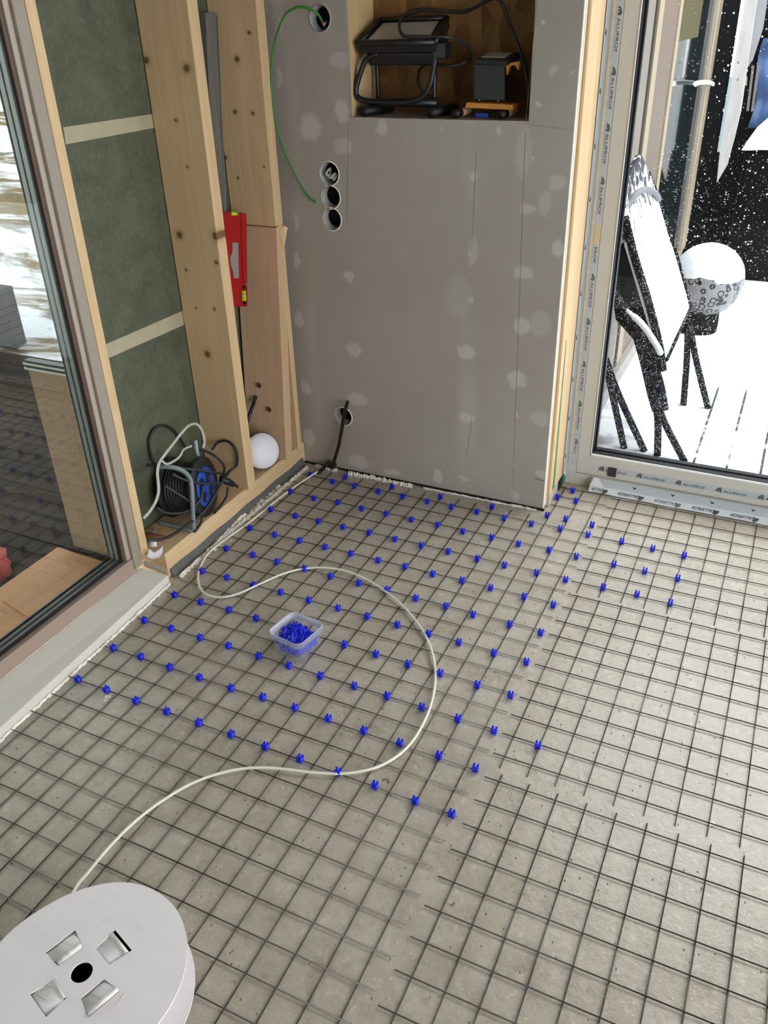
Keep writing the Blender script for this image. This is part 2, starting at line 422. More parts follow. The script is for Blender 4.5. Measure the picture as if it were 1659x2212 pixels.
def glass_mat(name, tint, boost=1.0):
    m = NT(name)
    tr = m.new('ShaderNodeBsdfTransparent'); tr.inputs[0].default_value = tint
    gl = m.new('ShaderNodeBsdfGlossy'); gl.inputs['Roughness'].default_value = 0.0
    lw = m.new('ShaderNodeLayerWeight'); lw.inputs['Blend'].default_value = 0.5
    sch = m.math('ADD', m.math('MULTIPLY', m.math('POWER', lw.outputs['Facing'], 5.0), 0.96), 0.04)
    mx = m.new('ShaderNodeMixShader')
    m.l.new(m.math('MULTIPLY', sch, boost), mx.inputs[0])
    m.l.new(tr.outputs[0], mx.inputs[1]); m.l.new(gl.outputs[0], mx.inputs[2])
    m.l.new(mx.outputs[0], m.o.inputs['Surface'])
    return m.m


M_glassL = glass_mat('left_pane_glass', (0.80, 0.82, 0.80, 1), 0.8)
M_glassD = glass_mat('door_pane_glass', (0.95, 0.965, 0.96, 1), 0.8)

m = NT('clear_tub_plastic')
tr = m.new('ShaderNodeBsdfTransparent'); tr.inputs[0].default_value = (0.93, 0.93, 0.97, 1)
mx = m.new('ShaderNodeMixShader'); mx.inputs[0].default_value = 0.18
m.set(srgb(214, 214, 224), 0.6, 0, 0.2)
m.l.new(tr.outputs[0], mx.inputs[1]); m.l.new(m.b.outputs[0], mx.inputs[2]); m.l.new(mx.outputs[0], m.o.inputs['Surface'])
M_tub = m.m
m = NT('frosted_tub_rim')
tr = m.new('ShaderNodeBsdfTransparent'); tr.inputs[0].default_value = (0.93, 0.93, 0.97, 1)
mx = m.new('ShaderNodeMixShader'); mx.inputs[0].default_value = 0.5
m.set(srgb(206, 206, 218), 0.3, 0, 0.6)
m.l.new(tr.outputs[0], mx.inputs[1]); m.l.new(m.b.outputs[0], mx.inputs[2]); m.l.new(mx.outputs[0], m.o.inputs['Surface'])
M_tubrim = m.m

m = NT('snow_fleck')
df = m.new('ShaderNodeBsdfDiffuse'); df.inputs[0].default_value = (0.9, 0.92, 0.95, 1)
tl = m.new('ShaderNodeBsdfTranslucent'); tl.inputs[0].default_value = (0.9, 0.92, 0.95, 1)
mx = m.new('ShaderNodeMixShader'); mx.inputs[0].default_value = 0.5
m.l.new(df.outputs[0], mx.inputs[1]); m.l.new(tl.outputs[0], mx.inputs[2]); m.l.new(mx.outputs[0], m.o.inputs['Surface'])
M_fleck = m.m


# ------------------------------------------------------------------ mesh building
def frame_of(d):
    d = d.normalized()
    up = Vector((0, 0, 1)) if abs(d.z) < 0.95 else Vector((1, 0, 0))
    a = d.cross(up).normalized(); return a, a.cross(d).normalized()


class MB:
    def __init__(s): s.v = []; s.f = []; s.sm = []; s.mi = []; s.cur = 0

    def add(s, vs, fs, smooth=False):
        o = len(s.v); s.v += [tuple(x) for x in vs]
        for f in fs:
            s.f.append([i + o for i in f]); s.sm.append(smooth); s.mi.append(s.cur)
        return s

    def box(s, x0, x1, y0, y1, z0, z1):
        vs = [(x, y, z) for z in (z0, z1) for y in (y0, y1) for x in (x0, x1)]
        return s.add(vs, [(0, 2, 3, 1), (4, 5, 7, 6), (0, 1, 5, 4), (2, 6, 7, 3), (0, 4, 6, 2), (1, 3, 7, 5)])

    def obox(s, o, a, b, c):
        o, a, b, c = map(Vector, (o, a, b, c))
        vs = [o + a * i + b * j + c * k for k in (0, 1) for j in (0, 1) for i in (0, 1)]
        return s.add(vs, [(0, 2, 3, 1), (4, 5, 7, 6), (0, 1, 5, 4), (2, 6, 7, 3), (0, 4, 6, 2), (1, 3, 7, 5)])

    def prism(s, pts, off):
        pts = [Vector(p) for p in pts]; off = Vector(off); n = len(pts)
        vs = pts + [p + off for p in pts]
        fs = [list(range(n))[::-1], list(range(n, 2 * n))] + [(i, (i + 1) % n, (i + 1) % n + n, i + n) for i in range(n)]
        return s.add(vs, fs)

    def tube(s, pts, r, n=8, caps=True, closed=False, flat=1.0):
        pts = [Vector(p) for p in pts]; k = len(pts); vs = []
        rr = r if isinstance(r, (list, tuple)) else [r] * k
        d0 = (pts[1] - pts[0]); a, b = frame_of(d0); prev = d0.normalized()
        for i, p in enumerate(pts):
            if closed: d = pts[(i + 1) % k] - pts[i - 1]
            else: d = (pts[min(i + 1, k - 1)] - pts[max(i - 1, 0)])
            if d.length < 1e-9: d = prev
            d = d.normalized()
            q = prev.rotation_difference(d); a = (q @ a); a = (a - d * a.dot(d)).normalized(); b = d.cross(a); prev = d
            for j in range(n):
                t = 2 * pi * j / n
                vs.append(p + a * (cos(t) * rr[i]) + b * (sin(t) * rr[i] * flat))
        fs = []
        for i in range(k if closed else k - 1):
            for j in range(n):
                i2 = (i + 1) % k
                fs.append((i * n + j, i * n + (j + 1) % n, i2 * n + (j + 1) % n, i2 * n + j))
        if caps and not closed: fs += [list(range(n))[::-1], [(k - 1) * n + j for j in range(n)]]
        return s.add(vs, fs, True)

    def lathe(s, prof, o=(0, 0, 0), ax=(0, 0, 1), n=32, caps=False, seg=2 * pi):
        o, ax = Vector(o), Vector(ax).normalized(); a, b = frame_of(ax); vs = []
        for r, h in prof:
            for j in range(n):
                t = seg * j / n; vs.append(o + ax * h + a * (cos(t) * r) + b * (sin(t) * r))
        k = len(prof)
        fs = [(i * n + j, i * n + (j + 1) % n, (i + 1) * n + (j + 1) % n, (i + 1) * n + j) for i in range(k - 1) for j in range(n)]
        if caps: fs += [list(range(n))[::-1], [(k - 1) * n + j for j in range(n)]]
        return s.add(vs, fs, True)

    def sphere(s, c, r, n=24, m_=14, sc=(1, 1, 1), jit=0.0):
        c = Vector(c); vs = []; fs = []
        for i in range(m_ + 1):
            p = pi * i / m_
            for j in range(n):
                t = 2 * pi * j / n; q = r * (1 + jit * (random.random() - 0.5))
                vs.append(c + Vector((q * sin(p) * cos(t) * sc[0], q * sin(p) * sin(t) * sc[1], q * cos(p) * sc[2])))
        for i in range(m_):
            for j in range(n): fs.append((i * n + j, (i + 1) * n + j, (i + 1) * n + (j + 1) % n, i * n + (j + 1) % n))
        return s.add(vs, fs, True)

    def strip(s, a, b, smooth=True, th=0.0, nrm=None):
        """ribbon between two point rows, optional thickness along nrm"""
        a = [Vector(p) for p in a]; b = [Vector(p) for p in b]; n = len(a)
        if not th: return s.add(a + b, [(i, i + 1, n + i + 1, n + i) for i in range(n - 1)], smooth)
        o = Vector(nrm) * th
        vs = a + b + [p + o for p in a] + [p + o for p in b]
        fs = []
        for i in range(n - 1):
            fs += [(i, n + i, n + i + 1, i + 1), (2 * n + i, 2 * n + i + 1, 3 * n + i + 1, 3 * n + i),
                   (i, i + 1, 2 * n + i + 1, 2 * n + i), (n + i, 3 * n + i, 3 * n + i + 1, n + i + 1)]
        fs += [(0, 2 * n, 3 * n, n), (n - 1, 2 * n - 1, 4 * n - 1, 3 * n - 1)]
        return s.add(vs, fs, smooth)

    def build(s, name, mat, parent=None, bevel=0.0):
        me = bpy.data.meshes.new(name); me.from_pydata(s.v, [], s.f)
        for mm in (mat if isinstance(mat, (list, tuple)) else [mat]): me.materials.append(mm)
        me.polygons.foreach_set('use_smooth', s.sm); me.polygons.foreach_set('material_index', s.mi)
        me.validate(); me.update()
        bm = bmesh.new(); bm.from_mesh(me); bmesh.ops.recalc_face_normals(bm, faces=bm.faces)
        bm.to_mesh(me); bm.free()
        o = bpy.data.objects.new(name, me); COL.objects.link(o)
        if bevel:
            b = o.modifiers.new('bevel', 'BEVEL'); b.width = bevel; b.segments = 2; b.limit_method = 'ANGLE'
        if parent: put(o, parent)
        return o


def put(o, parent):
    o.parent = parent
    off = Vector((0, 0, 0)); p = parent
    while p is not None:
        off += p.location; p = p.parent
    # parents carry only a location, so world coordinates are kept by this inverse
    o.matrix_parent_inverse = Matrix.Translation(-off)


def tag(o, label=None, cat=None, group=None, kind=None):
    if label: o['label'] = label
    if cat: o['category'] = cat
    if group: o['group'] = group
    if kind: o['kind'] = kind
    return o


def empty(name, loc, label=None, cat=None, group=None, kind=None):
    o = bpy.data.objects.new(name, None); COL.objects.link(o); o.location = loc; o.empty_display_size = 0.05
    return tag(o, label, cat, group, kind)


def curve(pts, k=8):
    pts = [Vector(p) for p in pts]; out = []; n = len(pts)
    for i in range(n - 1):
        p0, p1, p2, p3 = pts[max(i - 1, 0)], pts[i], pts[i + 1], pts[min(i + 2, n - 1)]
        for j in range(k):
            t = j / k
            out.append(0.5 * ((2 * p1) + (p2 - p0) * t + (2 * p0 - 5 * p1 + 4 * p2 - p3) * t * t + (3 * p1 - p0 - 3 * p2 + p3) * t ** 3))
    out.append(pts[-1]); return out


def sheet_with_holes(name, outer, holes, th, place, mat, parent=None):
    """flat sheet in local x/y with holes, thickness th along local +z, then moved by the matrix 'place'"""
    cu = bpy.data.curves.new(name, 'CURVE'); cu.dimensions = '2D'; cu.fill_mode = 'BOTH'
    cu.extrude = th / 2
    for loop in [outer] + holes:
        sp = cu.splines.new('POLY'); sp.points.add(len(loop) - 1); sp.use_cyclic_u = True
        for q, (x, y) in zip(sp.points, loop): q.co = (x, y, 0, 1)
    tmp = bpy.data.objects.new(name, cu); COL.objects.link(tmp)
    dg = bpy.context.evaluated_depsgraph_get()
    me = bpy.data.meshes.new_from_object(tmp.evaluated_get(dg))
    bpy.data.objects.remove(tmp); bpy.data.curves.remove(cu)
    me.transform(place @ Matrix.Translation((0, 0, th / 2)))
    me.materials.clear(); me.materials.append(mat); me.name = name
    o = bpy.data.objects.new(name, me); COL.objects.link(o)
    if parent: put(o, parent)
    return o


_glyph = {}


def glyphs(txt):
    if txt not in _glyph:
        cu = bpy.data.curves.new('t', 'FONT'); cu.body = txt; cu.size = 1.0; cu.resolution_u = 3
        tmp = bpy.data.objects.new('t', cu); COL.objects.link(tmp)
        dg = bpy.context.evaluated_depsgraph_get()
        me = bpy.data.meshes.new_from_object(tmp.evaluated_get(dg))
        vs = [tuple(v.co) for v in me.vertices]; fs = [list(p.vertices) for p in me.polygons]
        x0 = min(v[0] for v in vs); x1 = max(v[0] for v in vs); y0 = min(v[1] for v in vs); y1 = max(v[1] for v in vs)
        vs = [((v[0] - x0) / (x1 - x0), (v[1] - y0) / (y1 - y0)) for v in vs]
        _glyph[txt] = (vs, fs)
        bpy.data.objects.remove(tmp); bpy.data.curves.remove(cu); bpy.data.meshes.remove(me)
    return _glyph[txt]


def stamp(mb, txt, o, u, v):
    """text filling the box o + [0,1]u + [0,1]v"""
    vs, fs = glyphs(txt); o, u, v = Vector(o), Vector(u), Vector(v)
    mb.add([o + u * a + v * b for a, b in vs], fs)


def stamp_logo(mb, o, u, v):
    """the film's mark: nested quarter arcs over a small triangle, in the box o + [0,1]u + [0,1]v"""
    o, u, v = Vector(o), Vector(u), Vector(v)
    for r0, r1, t0, t1 in ((0.82, 1.0, 95, 175), (0.52, 0.72, 80, 172)):
        pts = []
        for k in range(9):
            t = radians(t0 + (t1 - t0) * k / 8); pts.append((1.0 + r0 * cos(t), 0.02 + r0 * sin(t)))
        q = []
        for k in range(9):
            t = radians(t0 + (t1 - t0) * k / 8); q.append((1.0 + r1 * cos(t), 0.02 + r1 * sin(t)))
        mb.strip([o + u * a + v * b for a, b in pts], [o + u * a + v * b for a, b in q], False)
    tri = [(0.62, 0.0), (0.78, 0.42), (1.0, 0.42), (1.0, 0.0), (0.88, 0.0), (0.88, 0.12), (0.78, 0.12), (0.74, 0.0)]
    mb.add([o + u * a + v * b for a, b in tri], [list(range(len(tri)))])


# ================================================================== THE SETTING
fl = MB().box(-0.18, 3.7, -4.6, 0.30, -0.25, 0.0).build('floor', M_floor); tag(fl, kind='structure')

ORD = ['first', 'second', 'third', 'fourth', 'fifth', 'sixth', 'seventh', 'eighth', 'ninth', 'tenth', 'eleventh', 'twelfth',
       'thirteenth', 'fourteenth', 'fifteenth', 'sixteenth', 'seventeenth']

ce = MB().box(-0.3, 3.9, -4.8, 0.45, 2.5, 2.6).build('ceiling', M_bare); tag(ce, kind='structure')
wr = MB().box(-0.3, 3.9, -4.8, -4.6, -0.25, 2.5).build('wall_rear', M_bare); tag(wr, kind='structure')
# right wall: a broad glazed opening gives most of the daylight
RW0, RW1 = -4.1, -0.7
rwm = MB().box(3.7, 3.9, -4.6, RW0, -0.25, 2.5).box(3.7, 3.9, RW1, 0.45, -0.25, 2.5).box(3.7, 3.9, RW0, RW1, 2.25, 2.5).box(3.7, 3.9, RW0, RW1, -0.25, 0.02)
rw = rwm.build('wall_right', M_bare); tag(rw, kind='structure')
w2 = MB()
for y in (RW0, (RW0 + RW1) / 2 - 0.04, RW1 - 0.07): w2.box(3.76, 3.84, y, y + 0.07, 0.02, 2.25)
w2.box(3.76, 3.84, RW0, RW1, 0.02, 0.10).box(3.76, 3.84, RW0, RW1, 2.17, 2.25)
tag(w2.build('window_2', M_alu), kind='structure')

# ---- plasterboard wall with recess and round box holes
BOXES = [(0.163, 1.512), (0.165, 1.081), (0.165, 1.009), (0.165, 0.9395), (0.167, 0.228)]
circ = lambda cx, cz, r, n=40: [(cx + r * cos(2 * pi * i / n), cz + r * sin(2 * pi * i / n)) for i in range(n)]
NX0, NX1, NZ0, NZ1 = 0.250, 0.818, 1.247, 2.05
to_wall = Matrix(((1, 0, 0, 0), (0, 0, -1, 0.014), (0, 1, 0, 0), (0, 0, 0, 1)))   # local x,y -> X,Z; local z -> -Y
wn = sheet_with_holes('wall_front', [(-0.035, 0.006), (0.948, 0.006), (0.948, 2.5), (-0.035, 2.5)],
                      [[(NX0, NZ0), (NX0, NZ1), (NX1, NZ1), (NX1, NZ0)]] + [circ(x, z, 0.0368) for x, z in BOXES], 0.014, to_wall, M_gyp)
tag(wn, kind='structure')
b2 = MB()
for x0, x1, z0, z1 in ((-0.035, 0.10, 0.01, 2.5), (0.235, 0.2485, 0.01, 2.5), (0.8195, 0.952, 0.01, 2.5), (0.235, 0.82, 0.01, 1.2455)):
    b2.box(x0, x1, 0.0142, 0.028, z0, z1)
b2.build('backing_board', M_boardedge, wn)
MB().box(0.9481, 0.9505, 0.0, 0.0138, 0.006, 2.5).build('cut_board_edge', M_gypedge, wn)
# recess lining
MB().box(NX0 - 0.02, NX0, 0.0142, 0.20, NZ0 - 0.02, NZ1).build('recess_side', M_nichewood, wn)
MB().box(NX1, NX1 + 0.02, 0.0142, 0.20, NZ0 - 0.02, NZ1).build('recess_side', M_gyp, wn)
MB().box(NX0 - 0.02, NX1 + 0.02, 0.0142, 0.20, NZ0 - 0.02, NZ0).build('recess_shelf', M_gyp, wn)
MB().box(NX0 - 0.02, NX1 + 0.02, 0.185, 0.20, NZ0, NZ1).build('recess_back', M_osb, wn)
MB().box(NX0 - 0.02, NX1 + 0.02, 0.0142, 0.20, NZ1, NZ1 + 0.02).build('recess_head', M_gyp, wn)
# body of the pillar behind the boards
pil = MB().box(-0.17, NX0 - 0.03, 0.06, 0.26, 0.0, 2.5).box(NX1 + 0.03, 0.950, 0.0285, 0.26, 0.0, 2.5).box(NX0 - 0.03, NX1 + 0.03, 0.205, 0.26, 0.0, 2.5).box(NX0 - 0.03, NX1 + 0.03, 0.06, 0.204, 0.0, 1.22)
tag(pil.build('wall_core', M_hole), kind='structure')
# thin joint lines and pencil marks on the boards
jl = MB()
for (a, b) in (((1160, 0), (1135, 268)), ((1135, 285), (1107, 1075)), ((1029, 330), (1019, 540)), ((752, 265), (750, 480)), ((1137, 268), (1236, 281)), ((1020, 900), (1008, 985))):
    p, q = aY(*a, -0.0004), aY(*b, -0.0004); d = (q - p).normalized(); s_ = d.cross(Vector((0, 1, 0))) * 0.0009
    jl.obox(p - s_ * 0.5, q - p, s_, (0, 0.0003, 0))
jl.build('joint_line', M_line, wn)
sc_m = MB()
p, q = aY(1155, 1034, -0.0006), aY(1176, 1040, -0.0006)
sc_m.obox(p, q - p, (0, 0, 0.002), (0, 0.0004, 0)); sc_m.build('gouge_mark', M_gasket, wn)

# ---- left wall: membrane between studs, outer skin
ZT = 2.5
lw = MB().box(-0.186, -0.176, -0.862, 0.06, -0.25, ZT).box(-0.30, -0.16, -4.6, -0.86, 2.2, ZT).box(-0.30, -0.16, -4.6, -2.6, -0.25, 2.2).build('wall_left', M_membrane)
tag(lw, kind='structure')
tp = MB()
tp.strip([aX(137, 275, -.175), aX(331, 246, -.175)], [aX(142, 312, -.175), aX(335, 276, -.175)], False, 0.0006, (-1, 0, 0)); tp.build('membrane_tape', M_tape, lw)
tp = MB(); tp.strip([aX(228, 744, -.175), aX(398, 670, -.175)], [aX(236, 773, -.175), aX(402, 700, -.175)], False, 0.0006, (-1, 0, 0)); tp.build('membrane_tape', M_tape, lw)

MB_ = MB().box(-0.172, -0.018, -0.862, 0.055, 0.0, 0.088)
plate = MB_.build('bottom_plate', M_plate, None, 0.002)
tag(plate, 'pale spruce bottom plate lying on the floor under the open studs', 'timber plate')
sA = MB().box(-0.172, -0.080, -0.8945, -0.8632, 0.0885, ZT - 0.002).build('wall_stud', M_stud, None, 0.0015)
tag(sA, 'narrow pale stud along the right side of the left window frame', 'timber stud')
sB = MB().box(-0.173, 0.0, -0.414, -0.369, 0.0885, ZT - 0.002).build('wall_stud', M_studB, None, 0.002)
tag(sB, 'deep knotty stud between green membrane and red spirit level', 'timber stud')
sC = MB().box(-0.173, 0.0, -0.0865, -0.0405, 0.922, ZT - 0.002).box(-0.173, -0.001, -0.068, -0.0405, 0.0885, 0.9215).build('wall_stud', M_studC, None, 0.0015)
tag(sC, 'corner stud with chipped edge beside the grey plasterboard wall', 'timber stud')
# short doubling board, bottom swung out so a wedge shaped gap opens
db = MB()
zt_, zb_ = 0.918, 0.0885
db.prism([(0.001, -0.088, zt_), (0.001, -0.0695, zt_ + 0.003), (0.001, -0.0695, 0.62), (0.001, -0.118, zb_), (0.001, -0.163, zb_)], (-0.165, 0, 0))
dbo = db.build('doubling_board', M_splice, None)
tag(dbo, 'short pinkish board fixed to the corner stud, split from it at the bottom', 'board')
ch = MB(); ch.prism([(0.0015, -0.072, 0.905), (0.0015, -0.036, 0.915), (0.009, -0.028, 0.908), (0.002, -0.052, 0.84)], (-0.006, 0.0, 0)); ch.build('splinter', M_jamb, sC)
for (px, py) in ((560, 832), (582, 884)):
    y_ = -0.150 if py > 850 else -0.143
    c0 = aY(px, py, y_)
    MB().lathe([(0.0105, -0.001), (0.0, -0.001)], (c0.x, c0.y - 0.004, c0.z), (0, -1, 0), 16).build('drill_hole', M_darkbrown, dbo)

# foam edge strip and plaster residue along the foot of the wall
es = MB(); n = 30; a = []; b = []
for i in range(n + 1):
    y = -0.852 + (0.852 - 0.02) * i / n
    a.append((-0.0165 + 0.0008 * sin(i * 1.7), y, 0.027 + 0.002 * sin(i * 0.9))); b.append((-0.002 + 0.002 * sin(i * 1.3), y, 0.0))
es.strip(a, b, False, 0.006, (-0.8, 0, -0.2))
eso = es.build('edge_strip', M_strip); tag(eso, 'dark grey foam edge strip between the bottom plate and the floor', 'edge strip')
pr = MB()


def lump_row(mb, pts, w, h, n=60, seed=1):
    rnd = random.Random(seed); cs = curve(pts, max(2, n // max(1, len(pts) - 1)))
    L, C_, R_ = [], [], []
    for i, p in enumerate(cs):
        d = (cs[min(i + 1, len(cs) - 1)] - cs[max(i - 1, 0)]); d.z = 0; d.normalize(); s_ = Vector((-d.y, d.x, 0))
        k = rnd.uniform(0.35, 1.25)
        L.append(p + s_ * w * k); R_.append(p - s_ * w * rnd.uniform(0.35, 1.25)); C_.append(p + Vector((0, 0, h * rnd.uniform(0.4, 1.2))))
    mb.strip(L, C_, False); mb.strip(C_, R_, False)


lump_row(pr, [(0.012, -0.85, 0.001), (0.010, -0.6, 0.001), (0.012, -0.35, 0.001), (0.014, -0.04, 0.001)], 0.011, 0.010, 120, 3)
lump_row(pr, [aZ(455, 1190, 0.001), aZ(500, 1140, 0.001), aZ(560, 1085, 0.001), aZ(600, 1050, 0.001)], 0.018, 0.011, 60, 5)
lump_row(pr, [(0.04, -0.016, 0.001), (0.14, -0.020, 0.001)], 0.012, 0.012, 30, 9)
lump_row(pr, [(0.19, -0.022, 0.001), (0.3, -0.020, 0.001), (0.46, -0.022, 0.001)], 0.014, 0.012, 60, 11)
lump_row(pr, [(0.50, -0.018, 0.001), (0.62, -0.016, 0.001), (0.93, -0.012, 0.001)], 0.007, 0.006, 80, 13)
pro = pr.build('plaster_residue', M_plaster, fl); tag(pro, kind='stuff')
dg = MB().box(-0.03, 0.955, -0.007, 0.0, 0.0004, 0.006).build('floor_gap', M_hole, fl)
# white splashes and damp prints on the slab
spl = MB()
rnd = random.Random(5)
for px, py, r in ((232, 1506, 0.008), (228, 1512, 0.006), (240, 1500, 0.004), (1000, 1667, 0.003), (996, 1690, 0.002), (246, 1512, 0.003), (500, 1168, 0.006), (508, 1170, 0.004), (925, 1870, 0.003), (1345, 1172, 0.006), (1452, 1163, 0.005), (1537, 1778, 0.008)):
    c0 = aZ(px, py, 0.0006); k = 11
    spl.add([c0 + Vector((r * rnd.uniform(.5, 1.4) * cos(2 * pi * j / k), r * rnd.uniform(.5, 1.4) * sin(2 * pi * j / k), 0)) for j in range(k)], [list(range(k))])
tag(spl.build('plaster_splash', M_gypedge, fl), kind='stuff')
dp = MB()
for cpx, cpy, r, a0, a1 in ((833, 1688, 0.0095, -40, 200), (976, 1951, 0.006, -120, 60)):
    c0 = aZ(cpx, cpy, 0.0007)
    A_ = [c0 + Vector((r * cos(radians(a0 + (a1 - a0) * j / 12)), r * sin(radians(a0 + (a1 - a0) * j / 12)), 0)) for j in range(13)]
    B_ = [c0 + Vector((r * (.5 + .1 * sin(j)) * cos(radians(a0 + (a1 - a0) * j / 12)), r * .45 * sin(radians(a0 + (a1 - a0) * j / 12)), 0)) for j in range(13)]
    dp.strip(A_, B_, False)
dp.build('damp_print', plain('damp_concrete', srgb(112, 102, 88), 0.5), fl)

# ---- left window: timber frame with triple pane
WY = -0.8955
win = MB()
win.box(-0.16, -0.0805, -0.931, WY - 0.0005, 0.058, 2.2)               # jamb face
win.box(-0.16, -0.082, -2.6, WY, 2.12, 2.2)
wino = win.build('window_1', M_frame, None, 0.0015); tag(wino, kind='structure')
MB().box(-0.16, -0.0835, -2.6, -0.931, 0.050, 0.098).build('bottom_rail', M_brown, wino, 0.003)
MB().box(-0.155, -0.090, -0.949, -0.9315, 0.098, 2.12).build('glazing_bead', M_frame2, wino, 0.002)
MB().box(-0.152, -0.095, -0.960, -0.9495, 0.100, 2.12).build('rebate_strip', M_darkbrown, wino)
gk = MB()
for x0 in (-0.101, -0.1205, -0.140):
    gk.box(x0 - 0.0035, x0, -2.6, -0.9605, 0.0985, 0.112).box(x0 - 0.0035, x0, -0.967, -0.9605, 0.112, 2.12)
gk.build('gasket', M_gasket, wino)
sb = MB()
for x0 in (-0.1055, -0.125): sb.box(x0 - 0.0135, x0, -2.6, -0.961, 0.0985, 0.107).box(x0 - 0.0135, x0, -0.966, -0.961, 0.107, 2.12)
sb.build('spacer_bar', M_spacer, wino)
MB().box(-0.1045, -0.1025, -2.6, -0.962, 0.099, 2.12).build('glass_pane', M_glassL, wino)
MB().box(-0.144, -0.142, -2.6, -0.962, 0.099, 2.12).build('glass_pane', M_glassL, wino)
MB().box(-0.16, -0.0835, -2.66, -2.6, 0.05, 2.2).build('far_jamb', M_frame, wino)
# sill board, front edge not quite parallel to the frame
sl = MB()
tops = [(-0.085, -0.905, 0.050), (0.004, -0.884, 0.030), (0.034, -1.62, 0.030), (0.07, -2.6, 0.030), (-0.085, -2.6, 0.050)]
sl.add([(x, y, 0.0) for x, y, z in tops] + tops, [[4, 3, 2, 1, 0]] + [[5, 6, 7, 8, 9]] + [(i, (i + 1) % 5, (i + 1) % 5 + 5, i + 5) for i in range(5)])
slo = sl.build('trim_1', M_sill, None, 0.004); tag(slo, kind='structure')
MB().prism([(-0.082, -0.896, 0.045), (0.0, -0.882, 0.027), (0.0, -0.874, 0.027), (-0.082, -0.884, 0.045)], (0, 0, 0.020)).build('corner_sealant', plain('sealant', srgb(170, 158, 138), 0.5), slo, 0.004)
scm = MB(); lump_row(scm, [(0.008, -0.89, 0.001), (0.021, -1.2, 0.001), (0.036, -1.6, 0.001), (0.055, -2.1, 0.001)], 0.006, 0.007, 150, 21)
tag(scm.build('sill_plaster', M_gypedge, slo), kind='stuff')

# ---- glazed door in the far wall
DY = 0.23
X0 = 0.966
dr = MB()
dr.box(X0, 1.0035, DY, 0.30, 0.0, 2.3).box(1.0035, 3.6, DY, 0.30, 0.0, 0.046).box(X0, 3.6, DY, 0.30, 2.26, 2.3).box(3.56, 3.6, DY, 0.30, 0.046, 2.26)
dro = dr.build('door_1', M_alu, None, 0.001); tag(dro, kind='structure')
sa = MB()
sa.box(1.0045, 1.0505, DY + 0.004, 0.30, 0.048, 2.26).box(1.0505, 3.5, DY + 0.004, 0.30, 0.048, 0.128).box(1.0505, 3.5, DY + 0.004, 0.30, 2.18, 2.26).box(3.5, 3.555, DY + 0.004, 0.30, 0.048, 2.26)
sa.build('sash', M_alu, dro, 0.001)
gb = MB().box(1.0508, 1.0535, DY + 0.001, 0.262, 0.1285, 2.18).box(1.0508, 3.5, DY + 0.001, 0.262, 0.1283, 0.134)
gb.build('glazing_bead', plain('bright_white_bead', srgb(244, 244, 242), 0.35), dro)
gk = MB().box(1.0536, 1.0625, 0.262, 0.284, 0.134, 2.18).box(1.0625, 3.5, 0.262, 0.284, 0.1342, 0.1405)
gk.build('gasket', M_gasket, dro)
gk = MB().box(1.0536, 1.0560, DY + 0.006, 0.2615, 0.1345, 2.18).box(1.0560, 3.5, DY + 0.006, 0.2615, 0.1342, 0.1362)
gk.build('inner_gasket', M_gasket, dro)
MB().box(1.056, 3.5, 0.268, 0.274, 0.136, 2.18).build('glass_pane', M_glassD, dro)
# printed protective film on the fixed frame, the sash rail and a loose flap at the foot
film = MB().box(0.9845, 1.0025, DY - 0.0008, DY - 0.0002, 0.078, 2.26)
filmo = film.build('protective_film', M_film, dro)
ink = MB(); inkg = MB()
zs = [aY(px, py, DY).z for px, py in ((1333, 12), (1320, 143), (1308, 265), (1295, 381), (1285, 488), (1276, 590), (1267, 686), (1257, 778), (1248, 864), (1240, 946))]
zs = [zs[0] + 0.147] + zs
for i, z in enumerate(zs):
    step_ = (zs[i] - zs[i + 1]) if i + 1 < len(zs) else 0.134
    k = step_ / 0.14
    yk = DY - 0.0012
    if i != 5:
        stamp_logo(ink, (0.9892, yk, z - 0.001), (0, 0, -0.0205 * k), (0.0120, 0, 0))
    if i == 5:   # torn here: only the word's last letters remain
        stamp(ink, 'PROF', (0.9898, yk, z - 0.062 * k), (0, 0, -0.046 * k), (0.0086, 0, 0))
    elif i == len(zs) - 1:
        stamp(ink, 'ALU', (0.9898, yk, z - 0.027 * k), (0, 0, -0.036 * k), (0.0086, 0, 0))
    else:
        stamp(ink, 'ALUPROF', (0.9898, yk, z - 0.027 * k), (0, 0, -0.080 * k), (0.0086, 0, 0))
        stamp(inkg, 'ALUMINIUM SYSTEMS', (0.9858, yk, z - 0.002 * k), (0, 0, -0.105 * k), (0.0020, 0, 0))
ink.build('printed_lettering', M_ink, filmo); inkg.build('small_printed_lettering', M_inkg, filmo)
MB().box(0.985, 1.002, DY - 0.0016, DY - 0.0009, zs[5] - 0.058, zs[5] + 0.004).build('tape_patch', plain('masking_tape', srgb(214, 190, 146), 0.7), filmo)
# film wrapped over the return of the frame, next to the timber jamb
fr_ = MB().box(X0 - 0.0012, X0 - 0.0004, 0.192, 0.2282, 0.05, 2.26)
fro = fr_.build('wrapped_film', M_film, dro)
ink = MB()
for i, z in enumerate(zs):
    zz = z - 0.068
    P_ = [(X0 - 0.0, 0.1985, zz), (X0 - 0.0, 0.205, zz + 0.014), (X0 - 0.0, 0.2075, zz + 0.004), (X0 - 0.0, 0.2055, zz - 0.004), (X0, 0.2045, zz + 0.006)]
    ink.prism(P_, (0.0012, 0, 0))
ink.build('printed_arrow', M_ink, fro)
MB().box(0.9730, 0.9840, DY - 0.002, DY - 0.0002, 0.08, 2.26).build('foam_seam', M_foam, dro, 0.001)

